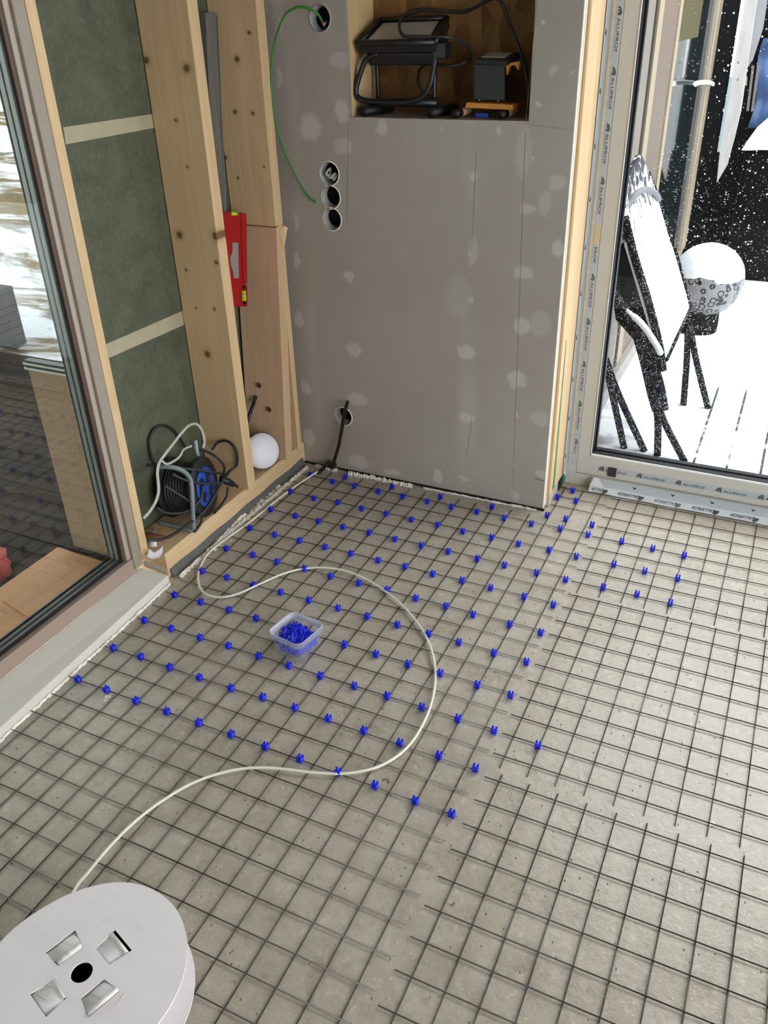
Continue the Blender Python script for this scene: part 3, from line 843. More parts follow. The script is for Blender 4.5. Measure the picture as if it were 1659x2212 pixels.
sf = MB()
p0, p1 = aY(1288, 1004, DY + 0.003), aY(1659, 1066, DY + 0.003)
sf.box(1.081, 3.0, DY + 0.0030, DY + 0.0036, 0.068, 0.092)
sfo = sf.build('rail_film', M_film, dro)
ink = MB(); pitch = 0.1345
for i in range(13):
    x = 1.0845 + pitch * i
    stamp_logo(ink, (x, DY + 0.0024, 0.0710), (0.0190, 0, 0), (0, 0, 0.0190))
    if i == 0:
        stamp(ink, 'A', (x + 0.025, DY + 0.0024, 0.0722), (0.009, 0, 0), (0, 0, 0.0098)); stamp(ink, 'ROF', (x + 0.070, DY + 0.0024, 0.0722), (0.030, 0, 0), (0, 0, 0.0098))
    else:
        stamp(ink, 'ALUPROF', (x + 0.025, DY + 0.0024, 0.0722), (0.075, 0, 0), (0, 0, 0.0098))
ink.build('printed_lettering', M_ink, sfo)
pad = MB().box(1.1195, 1.1490, DY - 0.003, DY + 0.0022, 0.058, 0.0935).build('felt_pad', M_rubber, dro, 0.001)
# loose flap: silver upper face, white lower lip with the print upside down
FA, FB, FC = (0.222, 0.0475), (0.196, 0.026), (0.187, 0.004)
lf = MB(); n = 40; A_, B_, C_ = [], [], []
for i in range(n + 1):
    x = 1.066 + (3.0 - 1.066) * i / n; w = 0.0016 * sin(i * 0.8)
    A_.append((x, FA[0], FA[1])); B_.append((x, FB[0] + w, FB[1])); C_.append((x, FC[0] + w, FC[1] + 0.001 * sin(i * 1.9)))
lf.strip(A_, B_, False, 0.0005, (0, 0.6, -0.8)); lf.cur = 1; lf.strip(B_, C_, False, 0.0005, (0, 0.9, -0.4))
lfo = lf.build('loose_film_flap', [M_film, M_filmw], dro)
lf2 = MB(); lf2.prism([(1.067, FB[0] - 0.004, FB[1] + 0.001), (1.115, FB[0] - 0.003, FB[1] + 0.002), (1.092, FA[0] - 0.006, FA[1] + 0.002), (1.076, FA[0] - 0.008, FA[1] + 0.002)], (0, 0.001, 0.001)); lf2.build('folded_corner', M_filmw, lfo)
ink = MB()
dv = Vector((0, FC[0] - FB[0], FC[1] - FB[1])); nn = Vector((0, -0.0016, 0.0006))
for i in range(13):
    x = 1.098 + 0.127 * i
    vv = dv * -0.5 * -1
    o = Vector((x + 0.030, FB[0], FB[1])) + dv * 0.22 + nn
    # upside down: reading direction -x, letter tops point down the lip
    stamp_logo(ink, o + Vector((0.006, 0, 0)), Vector((-0.019, 0, 0)), dv * 0.72)
    stamp(ink, 'ALUPROF', o + Vector((-0.016, 0, 0)), Vector((-0.068, 0, 0)), dv * 0.46) if i else stamp(ink, 'ALUP', o + Vector((-0.016, 0, 0)), Vector((-0.036, 0, 0)), dv * 0.46)
dv2 = Vector((0, FB[0] - FA[0], FB[1] - FA[1])); n2_ = Vector((0, -0.0008, 0.0010))
for i in range(14):
    x = 1.083 + 0.132 * i; o = Vector((x, FA[0], FA[1])) + dv2 * 0.30 + n2_
    ink.add([o, o + Vector((0.007, 0, 0)) + dv2 * 0.32, o + Vector((0.016, 0, 0)) + dv2 * 0.1, o + Vector((0.007, 0, 0)) + dv2 * 0.12], [(0, 1, 3), (1, 2, 3)])
ink.build('printed_lettering', M_ink, lfo)

# timber jamb of the pillar, with green film peeping out
jb = MB().box(0.9515, 0.9625, 0.0285, 0.230, 0.047, 2.3)
jbo = jb.build('trim_2', M_jamb, None, 0.002); tag(jbo, kind='structure')
MB().box(0.9505, 0.9545, 0.0285, 0.060, 0.012, 2.3).build('board_edge', M_boardedge, jbo)
gf = MB(); gf.strip([(0.9640, 0.070, 0.60), (0.9640, 0.062, 0.05)], [(0.9640, 0.073, 0.60), (0.9640, 0.084, 0.05)], False, 0.0006, (-1, 0, 0)); gf.build('green_film', M_greenfilm, jbo)
gt = MB(); gt.strip([aY(1212, 1013, 0.205), aY(1206, 1030, 0.200), aY(1213, 1046, 0.196)], [aY(1215, 1015, 0.205), aY(1221, 1030, 0.200), aY(1216, 1047, 0.196)], False, 0.0008, (0, 1, 0)); gt.build('green_film_tail', M_greenfilm, jbo)
MB().box(0.945, 0.9610, 0.0286, 0.232, 0.001, 0.046).build('foot_block', plain('pale_screed', srgb(176, 168, 156), 0.85, var=0.08), jbo)
MB().box(0.9610, 0.9635, 0.15, 0.205, 0.001, 0.040).build('foot_gap', M_hole, jbo)

# ================================================================== WIRE MESH ON THE FLOOR
ZR, ZC, RW_ = 0.0046, 0.0019, 0.0014


def mesh_sheet(xs, ys, x0, x1, y0, y1, label, skip=None):
    mb = MB()
    for y in ys:
        a_, b__ = x0, x1
        if skip: a_, b__ = skip('row', y, x0, x1)
        if b__ - a_ < 0.02: continue
        mb.tube([(a_, y, ZR), (b__, y, ZR)], RW_, 7)
    for x in xs:
        a_, b__ = y0, y1
        if skip: a_, b__ = skip('col', x, y0, y1)
        mb.tube([(x, a_, ZC), (x, b__, ZC)], RW_, 7)
    o = mb.build('wire_mesh_sheet', M_wire)
    return tag(o, label, 'wire mesh', 'welded wire mesh sheets on the floor')


LK = 1.0024     # the wires lie a little lower than the clip tops the grid was measured at
gx = lambda x: CAM.x + (x - CAM.x) * LK
gy = lambda y: CAM.y + (y - CAM.y) * LK
Lx = [gx(0.0655 + 0.06555 * i) for i in range(17)]
Ly = [gy(-0.105 - 0.0693 * i) for i in range(-5, 31)]


def skipL(kind, v, a, b):
    if kind == 'row':
        if v > -0.05: return (0.966, 1.147)
        return (a, b)
    return (a, (0.19 if v > 0.955 else -0.045))


mesh_sheet(Lx, [y for y in Ly if y < 0.2 and not (-0.05 < y < 0.01)], 0.029, 1.147, -2.22, -0.045,
           'large left wire mesh sheet, holding most of the blue clips and the white tubing', skipL)
mesh_sheet([gx(1.199 + 0.0653 * i) for i in range(28)], [gy(-1.2235 - 0.0706 * i) for i in range(12)], 1.1635, 3.0, -2.03, -1.197,
           'near right wire mesh sheet with no clips, closest to the camera')
mesh_sheet([gx(1.187 + 0.0655 * i) for i in range(28)], [gy(-1.1475 + 0.0686 * i) for i in range(11)], 1.158, 3.0, -1.179, -0.446,
           'middle right wire mesh sheet, between the front and the door side sheets')
mesh_sheet([gx(1.181 + 0.0655 * i) for i in range(28)], [gy(0.160 - 0.069 * i) for i in range(9)], 1.150, 3.0, -0.434, 0.179,
           'right wire mesh sheet lying along the foot of the glazed door')

# ---- blue pipe clips
cl = MB()
cl.tube([(-0.0072, 0, 0.0002), (0.0072, 0, 0.0002)], 0.0040, 12)
for sx2 in (-1, 1):
    cl.tube([(sx2 * 0.0066, 0, 0.004), (sx2 * 0.0022, 0, 0.004)], 0.0072, 14)
    for sy in (-1, 1):
        cl.obox((sx2 * 0.0044 - 0.0024, sy * 0.0052 - 0.0016, 0.004), (0.0048, 0, 0), (0, 0.0032, 0), (0, -sy * 0.0006, 0.0105))
cl.box(-0.0070, 0.0070, -0.0058, 0.0058, -0.003, 0.0045)
clip_proto = cl.build('pipe_clip', M_blue)
clip_me = clip_proto.data
CLIPROWS = [
    [(168, 1468), (230, 1490), (294, 1514), (360, 1538), (429, 1562), (499, 1587), (573, 1613), (648, 1640), (730, 1668), (810, 1697), (897, 1730), (976, 1758)],
    [(244, 1400), (304, 1419), (366, 1442), (431, 1464), (499, 1487), (567, 1507), (637, 1529), (709, 1553), (786, 1579), (864, 1605), (948, 1633), (1027, 1660)],
    [(312, 1340), (370, 1358), (432, 1378), (493, 1396), (558, 1418), (624, 1438), (692, 1460), (765, 1482), (836, 1504), (911, 1528), (989, 1553), (1067, 1579), (1162, 1610)],
    [(377, 1285), (433, 1301), (494, 1318), (553, 1336), (744, 1393), (812, 1414), (881, 1435), (951, 1455), (1031, 1480), (1103, 1502)],
    [(436, 1234), (490, 1248), (547, 1264), (606, 1280), (667, 1297), (730, 1314), (793, 1332), (858, 1350), (926, 1369), (991, 1388), (1067, 1411), (1137, 1430)],
    [(489, 1185), (546, 1199), (598, 1214), (657, 1229), (714, 1245), (775, 1260), (836, 1275), (898, 1293), (963, 1310), (1022, 1328), (1101, 1349), (1168, 1367)],
    [(540, 1141), (593, 1155), (647, 1168), (702, 1182), (758, 1196), (817, 1211), (875, 1224), (935, 1240), (998, 1254), (1060, 1270), (1132, 1289), (1195, 1307)],
    [(585, 1101), (638, 1115), (688, 1126), (741, 1139), (797, 1151), (853, 1165), (910, 1178), (968, 1192), (1031, 1207), (1090, 1221), (1159, 1237), (1222, 1252), (1303, 1269), (1376, 1284), (1448, 1302)],
    [(627, 1062), (678, 1077), (729, 1086), (781, 1099), (834, 1110), (888, 1123), (945, 1134), (1000, 1148), (1062, 1161), (1120, 1175), (1186, 1188), (1245, 1202), (1326, 1219), (1393, 1233), (1464, 1249)],
    [(670, 1026), (718, 1041), (766, 1050), (817, 1062), (870, 1073), (923, 1084), (975, 1095), (1030, 1106), (1089, 1119), (1148, 1132), (1210, 1142), (1270, 1155), (1343, 1170), (1410, 1185), (1478, 1200)],
    [(746, 1031), (847, 1051), (951, 1073), (1063, 1095), (1182, 1113), (1222, 1121), (1279, 1134)]]
ROWN = ['nearest row to the white reel'] + ['%s row from the white reel' % o for o in ORD[1:9]] + ['second row from the plasterboard wall', 'row closest to the plasterboard wall']
first = True
for r, row in enumerate(CLIPROWS):
    for k, (px, py) in enumerate(row):
        p = aZ(px, py, 0.0085)
        o = clip_proto if first else clip_proto.copy()
        if not first: COL.objects.link(o)
        first = False
        o.location = (p.x, p.y, ZR); o.rotation_euler = (random.uniform(-.12, .12), 0, random.uniform(-.07, .07))
        tag(o, 'blue mesh clip, %s from left in the %s' % (ORD[k], ROWN[r]), 'pipe clip', 'blue pipe clips on the floor mesh')
for (px, py), lb in (((1204, 1074), 'blue clip on the mesh right beside the pillar corner'), ((1237, 1060), 'blue clip nearest the green film by the door frame'), ((1244, 1082), 'blue clip on the mesh between pillar corner and loose silver film')):
    p = aZ(px, py, 0.0085); o = clip_proto.copy(); COL.objects.link(o); o.location = (p.x, p.y, ZR)
    tag(o, lb, 'pipe clip', 'blue pipe clips on the floor mesh')

# ---- tub of loose clips
TC = Vector((0.533, -0.994, 0.0)); TROT = radians(-9)


def rsq(hw, z, rad, n=8):
    out = []
    for q, (sx2, sy) in enumerate(((1, 1), (-1, 1), (-1, -1), (1, -1))):
        for j in range(n + 1):
            t = pi / 2 * q + pi / 2 * j / n
            x, y = sx2 * (hw - rad) + rad * cos(t), sy * (hw - rad) + rad * sin(t)
            out.append(Vector((TC.x + x * cos(TROT) - y * sin(TROT), TC.y + x * sin(TROT) + y * cos(TROT), z)))
    return out


def loft(mb, rings, cap0=False, cap1=False):
    n = len(rings[0]); vs = [v for r in rings for v in r]; fs = []
    for i in range(len(rings) - 1):
        for j in range(n): fs.append((i * n + j, i * n + (j + 1) % n, (i + 1) * n + (j + 1) % n, (i + 1) * n + j))
    if cap0: fs.append(list(range(n)))
    if cap1: fs.append([(len(rings) - 1) * n + j for j in range(n)])
    mb.add(vs, fs, True)


tub = empty('plastic_tub', (TC.x, TC.y, ZR + 0.0016), 'clear square plastic tub of blue clips standing on the mesh', 'tub')
tb = MB(); loft(tb, [rsq(.049, .0075, .016), rsq(.0505, .012, .017), rsq(.0530, .052, .019)], True)
tb.build('tub_body', M_tub, tub)
tb = MB(); loft(tb, [rsq(.0520, .052, .019), rsq(.0560, .0535, .021), rsq(.0570, .0695, .021), rsq(.0585, .0715, .022), rsq(.0570, .0728, .021), rsq(.0545, .0718, .020), rsq(.0525, .053, .0195)])
tb.build('tub_rim', M_tubrim, tub)
rb = MB(); ring = rsq(.0576, .0545, .021, 10)
for j in range(0, len(ring), 1):
    p = ring[j]; q = Vector((p.x, p.y, 0.069)); d = (p - Vector((TC.x, TC.y, p.z))).normalized()
    rb.tube([p, q + d * 0.0002], 0.0007, 5)
for s_ in range(4):
    for t in range(-5, 6):
        a0 = TROT + s_ * pi / 2; x, y = 0.0573, t * 0.0065
        c0 = Vector((TC.x + x * cos(a0) - y * sin(a0), TC.y + x * sin(a0) + y * cos(a0), 0.0545)); rb.tube([c0, c0 + Vector((0, 0, 0.0145))], 0.0007, 5)
rb.build('rim_rib', M_tubrim, tub)
rnd = random.Random(11)
placed = []
for k in range(200):
    for t in range(40):
        x, y = rnd.uniform(-0.0365, 0.0365), rnd.uniform(-0.0365, 0.035)
        top = 0.060 - 0.014 * max(0, (abs(x) + abs(y)) / 0.06) + 0.006 * rnd.random() - (0.012 if (y > 0.022 and abs(x) < 0.03) else 0)
        z = rnd.uniform(0.016, top) if k < 110 else top - 0.004
        if all((x - a) ** 2 + (y - b) ** 2 + (z - c_) ** 2 > 0.0088 ** 2 for a, b, c_ in placed): break
    else:
        continue
    placed.append((x, y, z))
    o = clip_proto.copy(); COL.objects.link(o)
    o.location = (TC.x + x * cos(TROT) - y * sin(TROT), TC.y + x * sin(TROT) + y * cos(TROT), z)
    o.rotation_euler = (rnd.uniform(0, 6.3), rnd.uniform(0, 6.3), rnd.uniform(0, 6.3))
    tag(o, 'loose blue clip heaped with others inside the clear plastic tub', 'pipe clip', 'loose blue clips in the tub')

# ---- white tubing from the reel to the wall
tz = ZR + 0.0014 + 0.0034
tp_ = [(690, 1019), (640, 1049), (592, 1085), (540, 1127), (490, 1163), (452, 1193), (432, 1226), (428, 1255), (440, 1280), (470, 1290), (510, 1284), (560, 1262), (610, 1240), (652, 1229), (700, 1226), (750, 1234), (800, 1256), (850, 1291), (890, 1331), (920, 1375), (937, 1425), (940, 1470), (931, 1521), (910, 1571), (880, 1614), (840, 1645), (795, 1663), (740, 1671), (670, 1668), (600, 1660), (540, 1659), (480, 1669), (415, 1692), (350, 1730), (290, 1776), (235, 1831), (190, 1885), (160, 1925)]
pts = [aZ(px, py, tz) for px, py in tp_]
pts[0].z += 0.006
pts[-1] = aZ(160, 1925, 0.024); pts[-2] = aZ(190, 1885, 0.014)
c_s = Vector((0.695, -1.995, 0))
pts += [Vector((0.566, -1.940, 0.036)), Vector((0.582, -1.985, 0.045))]
# sweep the end round the hub
a0 = atan2(pts[-1].y - c_s.y, pts[-1].x - c_s.x)
for k in range(1, 5): pts.append(c_s + Vector((0.115 * cos(a0 + 0.4 * k), 0.115 * sin(a0 + 0.4 * k), 0.048)))
tbo = MB().tube(curve(pts, 6), 0.0034, 10).build('white_tubing', M_pipe)
tag(tbo, 'thin white tubing snaking over the mesh from the reel to the wall', 'tubing')
# the black sleeve where the tubing enters the wall
sp_ = [aZ(688, 1021, tz + 0.003), aZ(697, 1013, tz + 0.004), aZ(706, 1003, 0.022), aY(713, 996, -0.012)]
slv = MB().tube(curve(sp_, 5), 0.0075, 10).build('black_sleeve', M_conduit)
tag(slv, 'short black sleeve over the end of the white tubing at the wall foot', 'sleeve')

# ---- cardboard reel in the foreground
SPZ, SPZ0, SPTH = 0.105, 0.0165, 0.003
spool = empty('cardboard_reel', (c_s.x, c_s.y, SPZ0), 'big white cardboard reel lying on its side in the lower left', 'reel')
prof = [aZ(x, y, SPZ) for x, y in [(405, 2045), (403, 2030), (395, 1990), (375, 1955), (345, 1930), (310, 1913), (270, 1905), (230, 1908), (190, 1918), (75, 1975), (20, 2012), (0, 2035)]]
rads = [((atan2(p.y - c_s.y, p.x - c_s.x)), (p - Vector((c_s.x, c_s.y, SPZ))).length) for p in prof]


def spool_r(t):
    best = 0; wsum = 0
    t = (t + pi) % (2 * pi) - pi
    ks = sorted(rads); ks = [(ks[-1][0] - 2 * pi, ks[-1][1])] + [(a, r) for a, r in ks] + [(ks[0][0] + 2 * pi, ks[0][1])]
    for (a0_, r0), (a1_, r1) in zip(ks, ks[1:]):
        if a0_ <= t <= a1_: k = (t - a0_) / max(1e-6, a1_ - a0_); return r0 + (r1 - r0) * k
    return 0.18


NS = 96
def flange_loop(scale, sm=1.0):
    out = []
    for j in range(NS):
        t = 2 * pi * j / NS
        r = sum(spool_r(t + d) for d in (-.2, -.1, 0, .1, .2)) / 5
        if not (-0.2 < ((t + pi) % (2 * pi) - pi) < 3.3) and not (2.9 < t < 3.3): r = min(0.182, max(r, 0.176))
        out.append((c_s.x + r * scale * cos(t), c_s.y + r * scale * sin(t)))
    return out


zz = lambda x, y: aZ(x * 480 / 1659, 1850 + y * 480 / 1659, SPZ)
FLAPS = [  # corners in order: dark free edge (2), fold edge (2)
    [(338, 715), (560, 548), (620, 680), (437, 815)],
    [(985, 700), (858, 545), (715, 685), (815, 808)],
    [(345, 1200), (222, 1025), (410, 915), (495, 1055)],
    [(605, 1055), (775, 915), (895, 1005), (660, 1200)]]
holes = []
for f in FLAPS: holes.append([(zz(*q).x, zz(*q).y) for q in f])
hc = zz(610, 865)
holes.append([(hc.x + 0.0185 * cos(2 * pi * i / 28), hc.y + 0.0185 * sin(2 * pi * i / 28)) for i in range(28)])
sheet_with_holes('flange', flange_loop(1.0), holes, SPTH, Matrix.Translation((0, 0, SPZ - SPTH)), M_card, spool)
circ2 = [(c_s.x + 0.1825 * cos(2 * pi * j / NS), c_s.y + 0.1825 * sin(2 * pi * j / NS)) for j in range(NS)]
sheet_with_holes('flange', circ2, [], SPTH, Matrix.Translation((0, 0, SPZ0)), M_card, spool)
hub = MB().lathe([(0.088, SPZ0 + SPTH), (0.088, SPZ - SPTH - 0.0004)], (c_s.x, c_s.y, 0), (0, 0, 1), 40)
hub.lathe([(0.086, SPZ0 + SPTH + 0.0005), (0.0, SPZ0 + SPTH + 0.0005)], (c_s.x, c_s.y, 0), (0, 0, 1), 40)
hub.build('hub', M_hole, spool)
wnd = MB()
for lev in range(8):
    zc = SPZ0 + SPTH + 0.006 + lev * 0.0095
    wnd.tube([(c_s.x + 0.097 * cos(2 * pi * j / 48), c_s.y + 0.097 * sin(2 * pi * j / 48), zc + 0.0095 * j / 48) for j in range(49)], 0.0042, 7)
wnd.build('wound_tubing', M_pipe, spool)
for i, f in enumerate(FLAPS):
    q = [zz(*p) for p in f]; cen = sum(q, Vector()) / 4
    a0_, a1_, b1_, b0_ = [cen + (p - cen) * 0.975 for p in q]
    A_, B_ = [], []
    for k in range(13):
        t = k / 12
        if i == 0: h = -0.005 * (1 - t) ** 2 + 0.004 * max(0, sin(pi * min(1, max(0, (t - .7) / .3)))) + 0.001
        elif i == 1: h = -0.004 * (1 - t) + 0.006 * math.exp(-((t - 0.12) / 0.08) ** 2) + 0.001 - 0.002 * t
        elif i == 2: h = -0.005 * (1 - t) ** 1.5 + 0.004 * math.exp(-((t - 0.95) / 0.08) ** 2)
        else: h = -0.004 * (1 - t) ** 3 + 0.007 * math.exp(-((t - 0.88) / 0.10) ** 2)
        if i == 1: t = 0.10 + 0.9 * t
        A_.append(a0_.lerp(b0_, t) + Vector((0, 0, h))); B_.append(a1_.lerp(b1_, t) + Vector((0, 0, h)))
    MB().strip(A_, B_, True, 0.0012, (0, 0, -1)).build('flap', M_flap, spool)
scf = MB()
for (x, y, L) in ((720, 515, 60), (760, 495, 100), (800, 478, 50), (980, 545, 70), (1000, 560, 40)):
    p, q = zz(x, y), zz(x + L, y - L * 0.45); p.z = q.z = SPZ + 0.0003
    scf.obox(p, q - p, (0.0002, 0.0005, 0), (0, 0, 0.0001))
scf.build('pencil_scuff', plain('grey_scuff', srgb(190, 182, 182), 0.8), spool)

# ================================================================== WALL BOXES AND CABLES ON THE PLASTERBOARD
BL = ['round wall box near the ceiling with the green cable coming out', 'round wall box at the top of the three, full of wire ends',
      'empty round wall box in the middle of the three', 'empty round wall box at the bottom of the three', 'round wall box near the floor behind the black conduit']
for i, (x, z) in enumerate(BOXES):
    t = empty('wall_box', (x, 0.0, z), BL[i], 'wall box', 'round wall boxes in the plasterboard')
    MB().lathe([(0.0366, 0.0005), (0.0366, -0.0012), (0.0340, -0.0012), (0.0335, 0.004), (0.0325, 0.018), (0.0318, 0.047), (0.0, 0.047)], (x, 0, z), (0, 1, 0), 36).build('cup', M_cup, t)
    MB().lathe([(0.0385, 0.0), (0.0385, -0.0008), (0.0366, -0.0014), (0.0352, -0.0014)], (x, 0, z), (0, 1, 0), 36).build('rim', M_gypedge if i else M_cup, t)
    MB().lathe([(0.0354, -0.0017), (0.0343, -0.0017)], (x, 0, z), (0, 1, 0), 36).build('seam', M_gasket, t)
    MB().lathe([(0.0305, 0.0), (0.0305, -0.012)], (x, 0.0465, z), (0, 1, 0), 30).lathe([(0.0304, -0.001), (0.0, -0.001)], (x, 0.0465, z), (0, 1, 0), 30).build('bottom', M_hole, t)
    sg = 1
    if i == 1:
        w = MB()
        for k in range(4):
            a0 = k * 1.7
            w.tube(curve([(x - 0.012 + 0.008 * cos(a0), 0.03, z - 0.01), (x + 0.016 * cos(a0), 0.012, z + 0.014 * sin(a0)), (x + 0.014 * cos(a0 + 1.4), 0.006, z - 0.012 + 0.008 * sin(a0)), (x + 0.020, 0.02, z - 0.006)], 5), 0.004, 7)
        w.build('wire_end', M_greywire, t)
    if i == 0:
        MB().tube([(x + 0.006, 0.030, z - 0.010), (x + 0.010, 0.004, z - 0.016)], 0.0045, 8).build('wire_end', M_pink, t)
    if i == 4:
        MB().tube(curve([(x - 0.012, 0.03, z + 0.012), (x - 0.004, 0.006, z + 0.006), (x + 0.008, 0.004, z - 0.012), (x + 0.014, 0.03, z - 0.016)], 5), 0.0035, 7).build('wire_end', M_cable, t)
gp = [(703, 62, 0.03), (697, 48, 0.01), (687, 31, -0.012), (672, 20, -0.024), (650, 15, -0.03), (632, 20, -0.034), (615, 34, -0.036), (600, 68, -0.038), (590, 110, -0.04), (586, 160, -0.042), (587, 205, -0.042), (594, 252, -0.04), (607, 305, -0.036), (624, 350, -0.03), (645, 393, -0.025), (666, 424, -0.02), (683, 437, -0.018)]
gc = MB().tube(curve([aY(a, b, y) for a, b, y in gp], 6), 0.0036, 9).build('green_cable', M_green)
tag(gc, 'green cable arching out of the upper wall box and hanging down', 'cable')
cp = [(751, 867, -0.030), (747, 882, -0.028), (742, 905, -0.024), (737, 935, -0.024), (731, 965, -0.028), (724, 988, -0.034)]
pp = [aY(a, b, y) for a, b, y in cp] + [aZ(719, 1004, 0.020), aZ(716, 1013, 0.008)]
cd = MB().tube(curve(pp, 7), 0.0068, 10).build('black_conduit', M_conduit)
tag(cd, 'black conduit standing from the floor past the lowest wall box', 'conduit')
cpo = [aZ(724, 1000, 0.02), aZ(720, 1010, 0.010)]
MB().tube(cpo, 0.0085, 10).build('stub', M_conduit, cd)

# ================================================================== RECESS CONTENTS
t = empty('floodlight', aY(860, 240, 0.08), 'large black floodlight on a tubular stand in the wall recess', 'work light')
FY, BY = 0.030, 0.165
f0, f1, b1_, b0_ = aY(770, 96, FY), aY(942, 94, FY), aY(970, 39, BY), aY(822, 44, BY)
nrm = (f1 - f0).cross(b0_ - f0).normalized()
if nrm.z < 0: nrm = -nrm
MB().prism([f0, f1, b1_, b0_], -nrm * 0.028).build('lamp_head', M_blackmetal, t, 0.004)
MB().prism([f0 + (f1 - f0) * .10 - nrm * .028, f1 - (f1 - f0) * .06 - nrm * .028, f1.lerp(b1_, .8) - nrm * .028, f0.lerp(b0_, .8) + (f1 - f0) * .1 - nrm * .028], -nrm * 0.035).build('heat_sink', M_blackmetal, t, 0.004)
ins = lambda u, v: f0.lerp(f1, u).lerp(b0_.lerp(b1_, u), v)
MB().prism([ins(.10, .17), ins(.88, .17), ins(.88, .86), ins(.10, .86)], nrm * 0.0015).build('lamp_glass', M_lampglass, t)
rimm = MB(); loop = [ins(.02, .03), ins(.98, .03), ins(.98, .97), ins(.02, .97)]
for i in range(4): rimm.tube([loop[i] + nrm * .002, loop[(i + 1) % 4] + nrm * .002], 0.009, 8)
rimm.build('lamp_rim', M_blackmetal, t)
for sgn, pth in ((0, [(815, 116, .05), (792, 128, .045), (780, 152, .04), (769, 192, .035), (774, 211, .035), (800, 219, .04), (860, 222, .04), (905, 214, .04), (926, 190, .045), (936, 150, .05), (941, 118, .05), (940, 90, .05)]),):
    MB().tube(curve([aY(a, b, y) for a, b, y in pth], 6), 0.0085, 9).build('stand_tube', M_blackmetal, t)
MB().tube(curve([aY(812, 118, .15), aY(815, 165, .15), aY(817, 216, .15)], 4), 0.0075, 8).build('stand_tube', M_blackmetal, t)
MB().tube(curve([aY(941, 100, .10), aY(938, 160, .10), aY(938, 218, .10)], 4), 0.0085, 8).build('stand_tube', M_blackmetal, t)
MB().tube([aY(800, 222, .06), aY(945, 222, .06)], 0.012, 9).build('cross_tube', M_blackmetal, t)
MB().prism([aY(932, 92, .04), aY(962, 92, .04), aY(962, 128, .04), aY(934, 128, .04)], (0, 0.05, 0)).build('junction_box', M_blackmetal, t, 0.003)
for a, b in (((784, 238), (845, 224)), ((930, 240), (985, 228))):
    p, q = aY(*a, 0.022), aY(*b, 0.15); p.z = q.z = NZ0 + 0.0155
    MB().tube([p, p.lerp(q, .98)], 0.0145, 12).build('foot', M_black, t)

t = empty('small_floodlight', aY(1055, 240, 0.08), 'small black floodlight on an orange timber block in the recess', 'work light')
g0, g1, h1, h0 = aY(1024, 127, .05), aY(1095, 130, .05), aY(1125, 112, .13), aY(1046, 112, .13)
n2 = (g1 - g0).cross(h0 - g0).normalized(); n2 = n2 if n2.z > 0 else -n2
MB().prism([g0, g1, h1, h0], -n2 * 0.016).build('lamp_head', M_blackmetal, t, 0.003)
ins2 = lambda u, v: g0.lerp(g1, u).lerp(h0.lerp(h1, u), v)
MB().prism([ins2(.15, .25), ins2(.82, .25), ins2(.82, .85), ins2(.15, .85)], n2 * 0.0015).build('lamp_glass', M_lampglass, t)
MB().prism([aY(1024, 134, .06), aY(1090, 137, .06), aY(1090, 219, .06), aY(1022, 217, .06)], (0, 0.04, 0)).build('body', M_blackmetal, t, 0.003)
MB().prism([aY(1008, 221, .035), aY(1107, 226, .035), aY(1107, 238, .035), aY(1004, 233, .035)], (0, 0.06, 0)).build('timber_block', M_block, t, 0.002)
MB().prism([aY(1093, 137, .07), aY(1123, 133, .07), aY(1119, 152, .07), aY(1112, 140, .07), aY(1100, 143, .07), aY(1094, 162, .07)], (0, 0.02, 0)).build('bracket', M_yellow, t)
for a in ((981, 246), (1080, 250)):
    p = aY(a[0], a[1], 0.024); p.z = NZ0 + 0.0135
    MB().tube([p, p + Vector((0.008, 0.03, 0))], 0.0125, 12).build('rubber_foot', M_black, t)
    MB().tube([p + Vector((0.0082, 0.031, 0)), p + Vector((0.016, 0.10, 0))], 0.0115, 12).build('foot_rail', M_tan, t)
sc2 = MB()
for a in ((1035, 216), (1076, 218)): sc2.sphere(aY(a[0], a[1], .058), 0.0025, 8, 6)
sc2.build('screw', M_alumi, t)
p = aY(1042, 249, 0.06); bt = MB().box(p.x - 0.020, p.x + 0.022, 0.05, 0.07, NZ0 + 0.0005, NZ0 + 0.014)
bto = bt.build('blue_tool_handle', M_bluetool, None, 0.003); tag(bto, 'small blue handle lying on the shelf under the small floodlight', 'tool')
kp = [(862, 40, .16), (878, 32, .165), (915, 21, .165), (965, 25, .16), (1003, 25, .15), (1030, 14, .13), (1050, 2, .12), (1070, -4, .11), (1086, 10, .10), (1098, 45, .10), (1112, 80, .09), (1124, 112, .085), (1135, 150, .08), (1142, 200, .07)]
kc = MB().tube(curve([aY(a, b, y) for a, b, y in kp], 6), 0.0052, 8).build('black_cable', M_cable); tag(kc, 'black cable arching over the floodlights to the right side of the recess', 'cable')
kp = [(870, 36, .15), (863, 50, .085), (864, 66, .055), (873, 77, .04), (895, 79, .035), (930, 79, .035), (965, 80, .05), (995, 88, .09), (1013, 104, .12), (1015, 122, .11), (1008, 132, .09), (985, 141, .08), (955, 141, .09), (925, 138, .11), (907, 150, .13), (904, 175, .14), (916, 200, .15), (940, 213, .15)]
kc = MB().tube(curve([aY(a, b, y) for a, b, y in kp], 6), 0.0046, 8).build('black_cable', M_cable); tag(kc, 'black cable looping between the large and the small floodlight', 'cable')

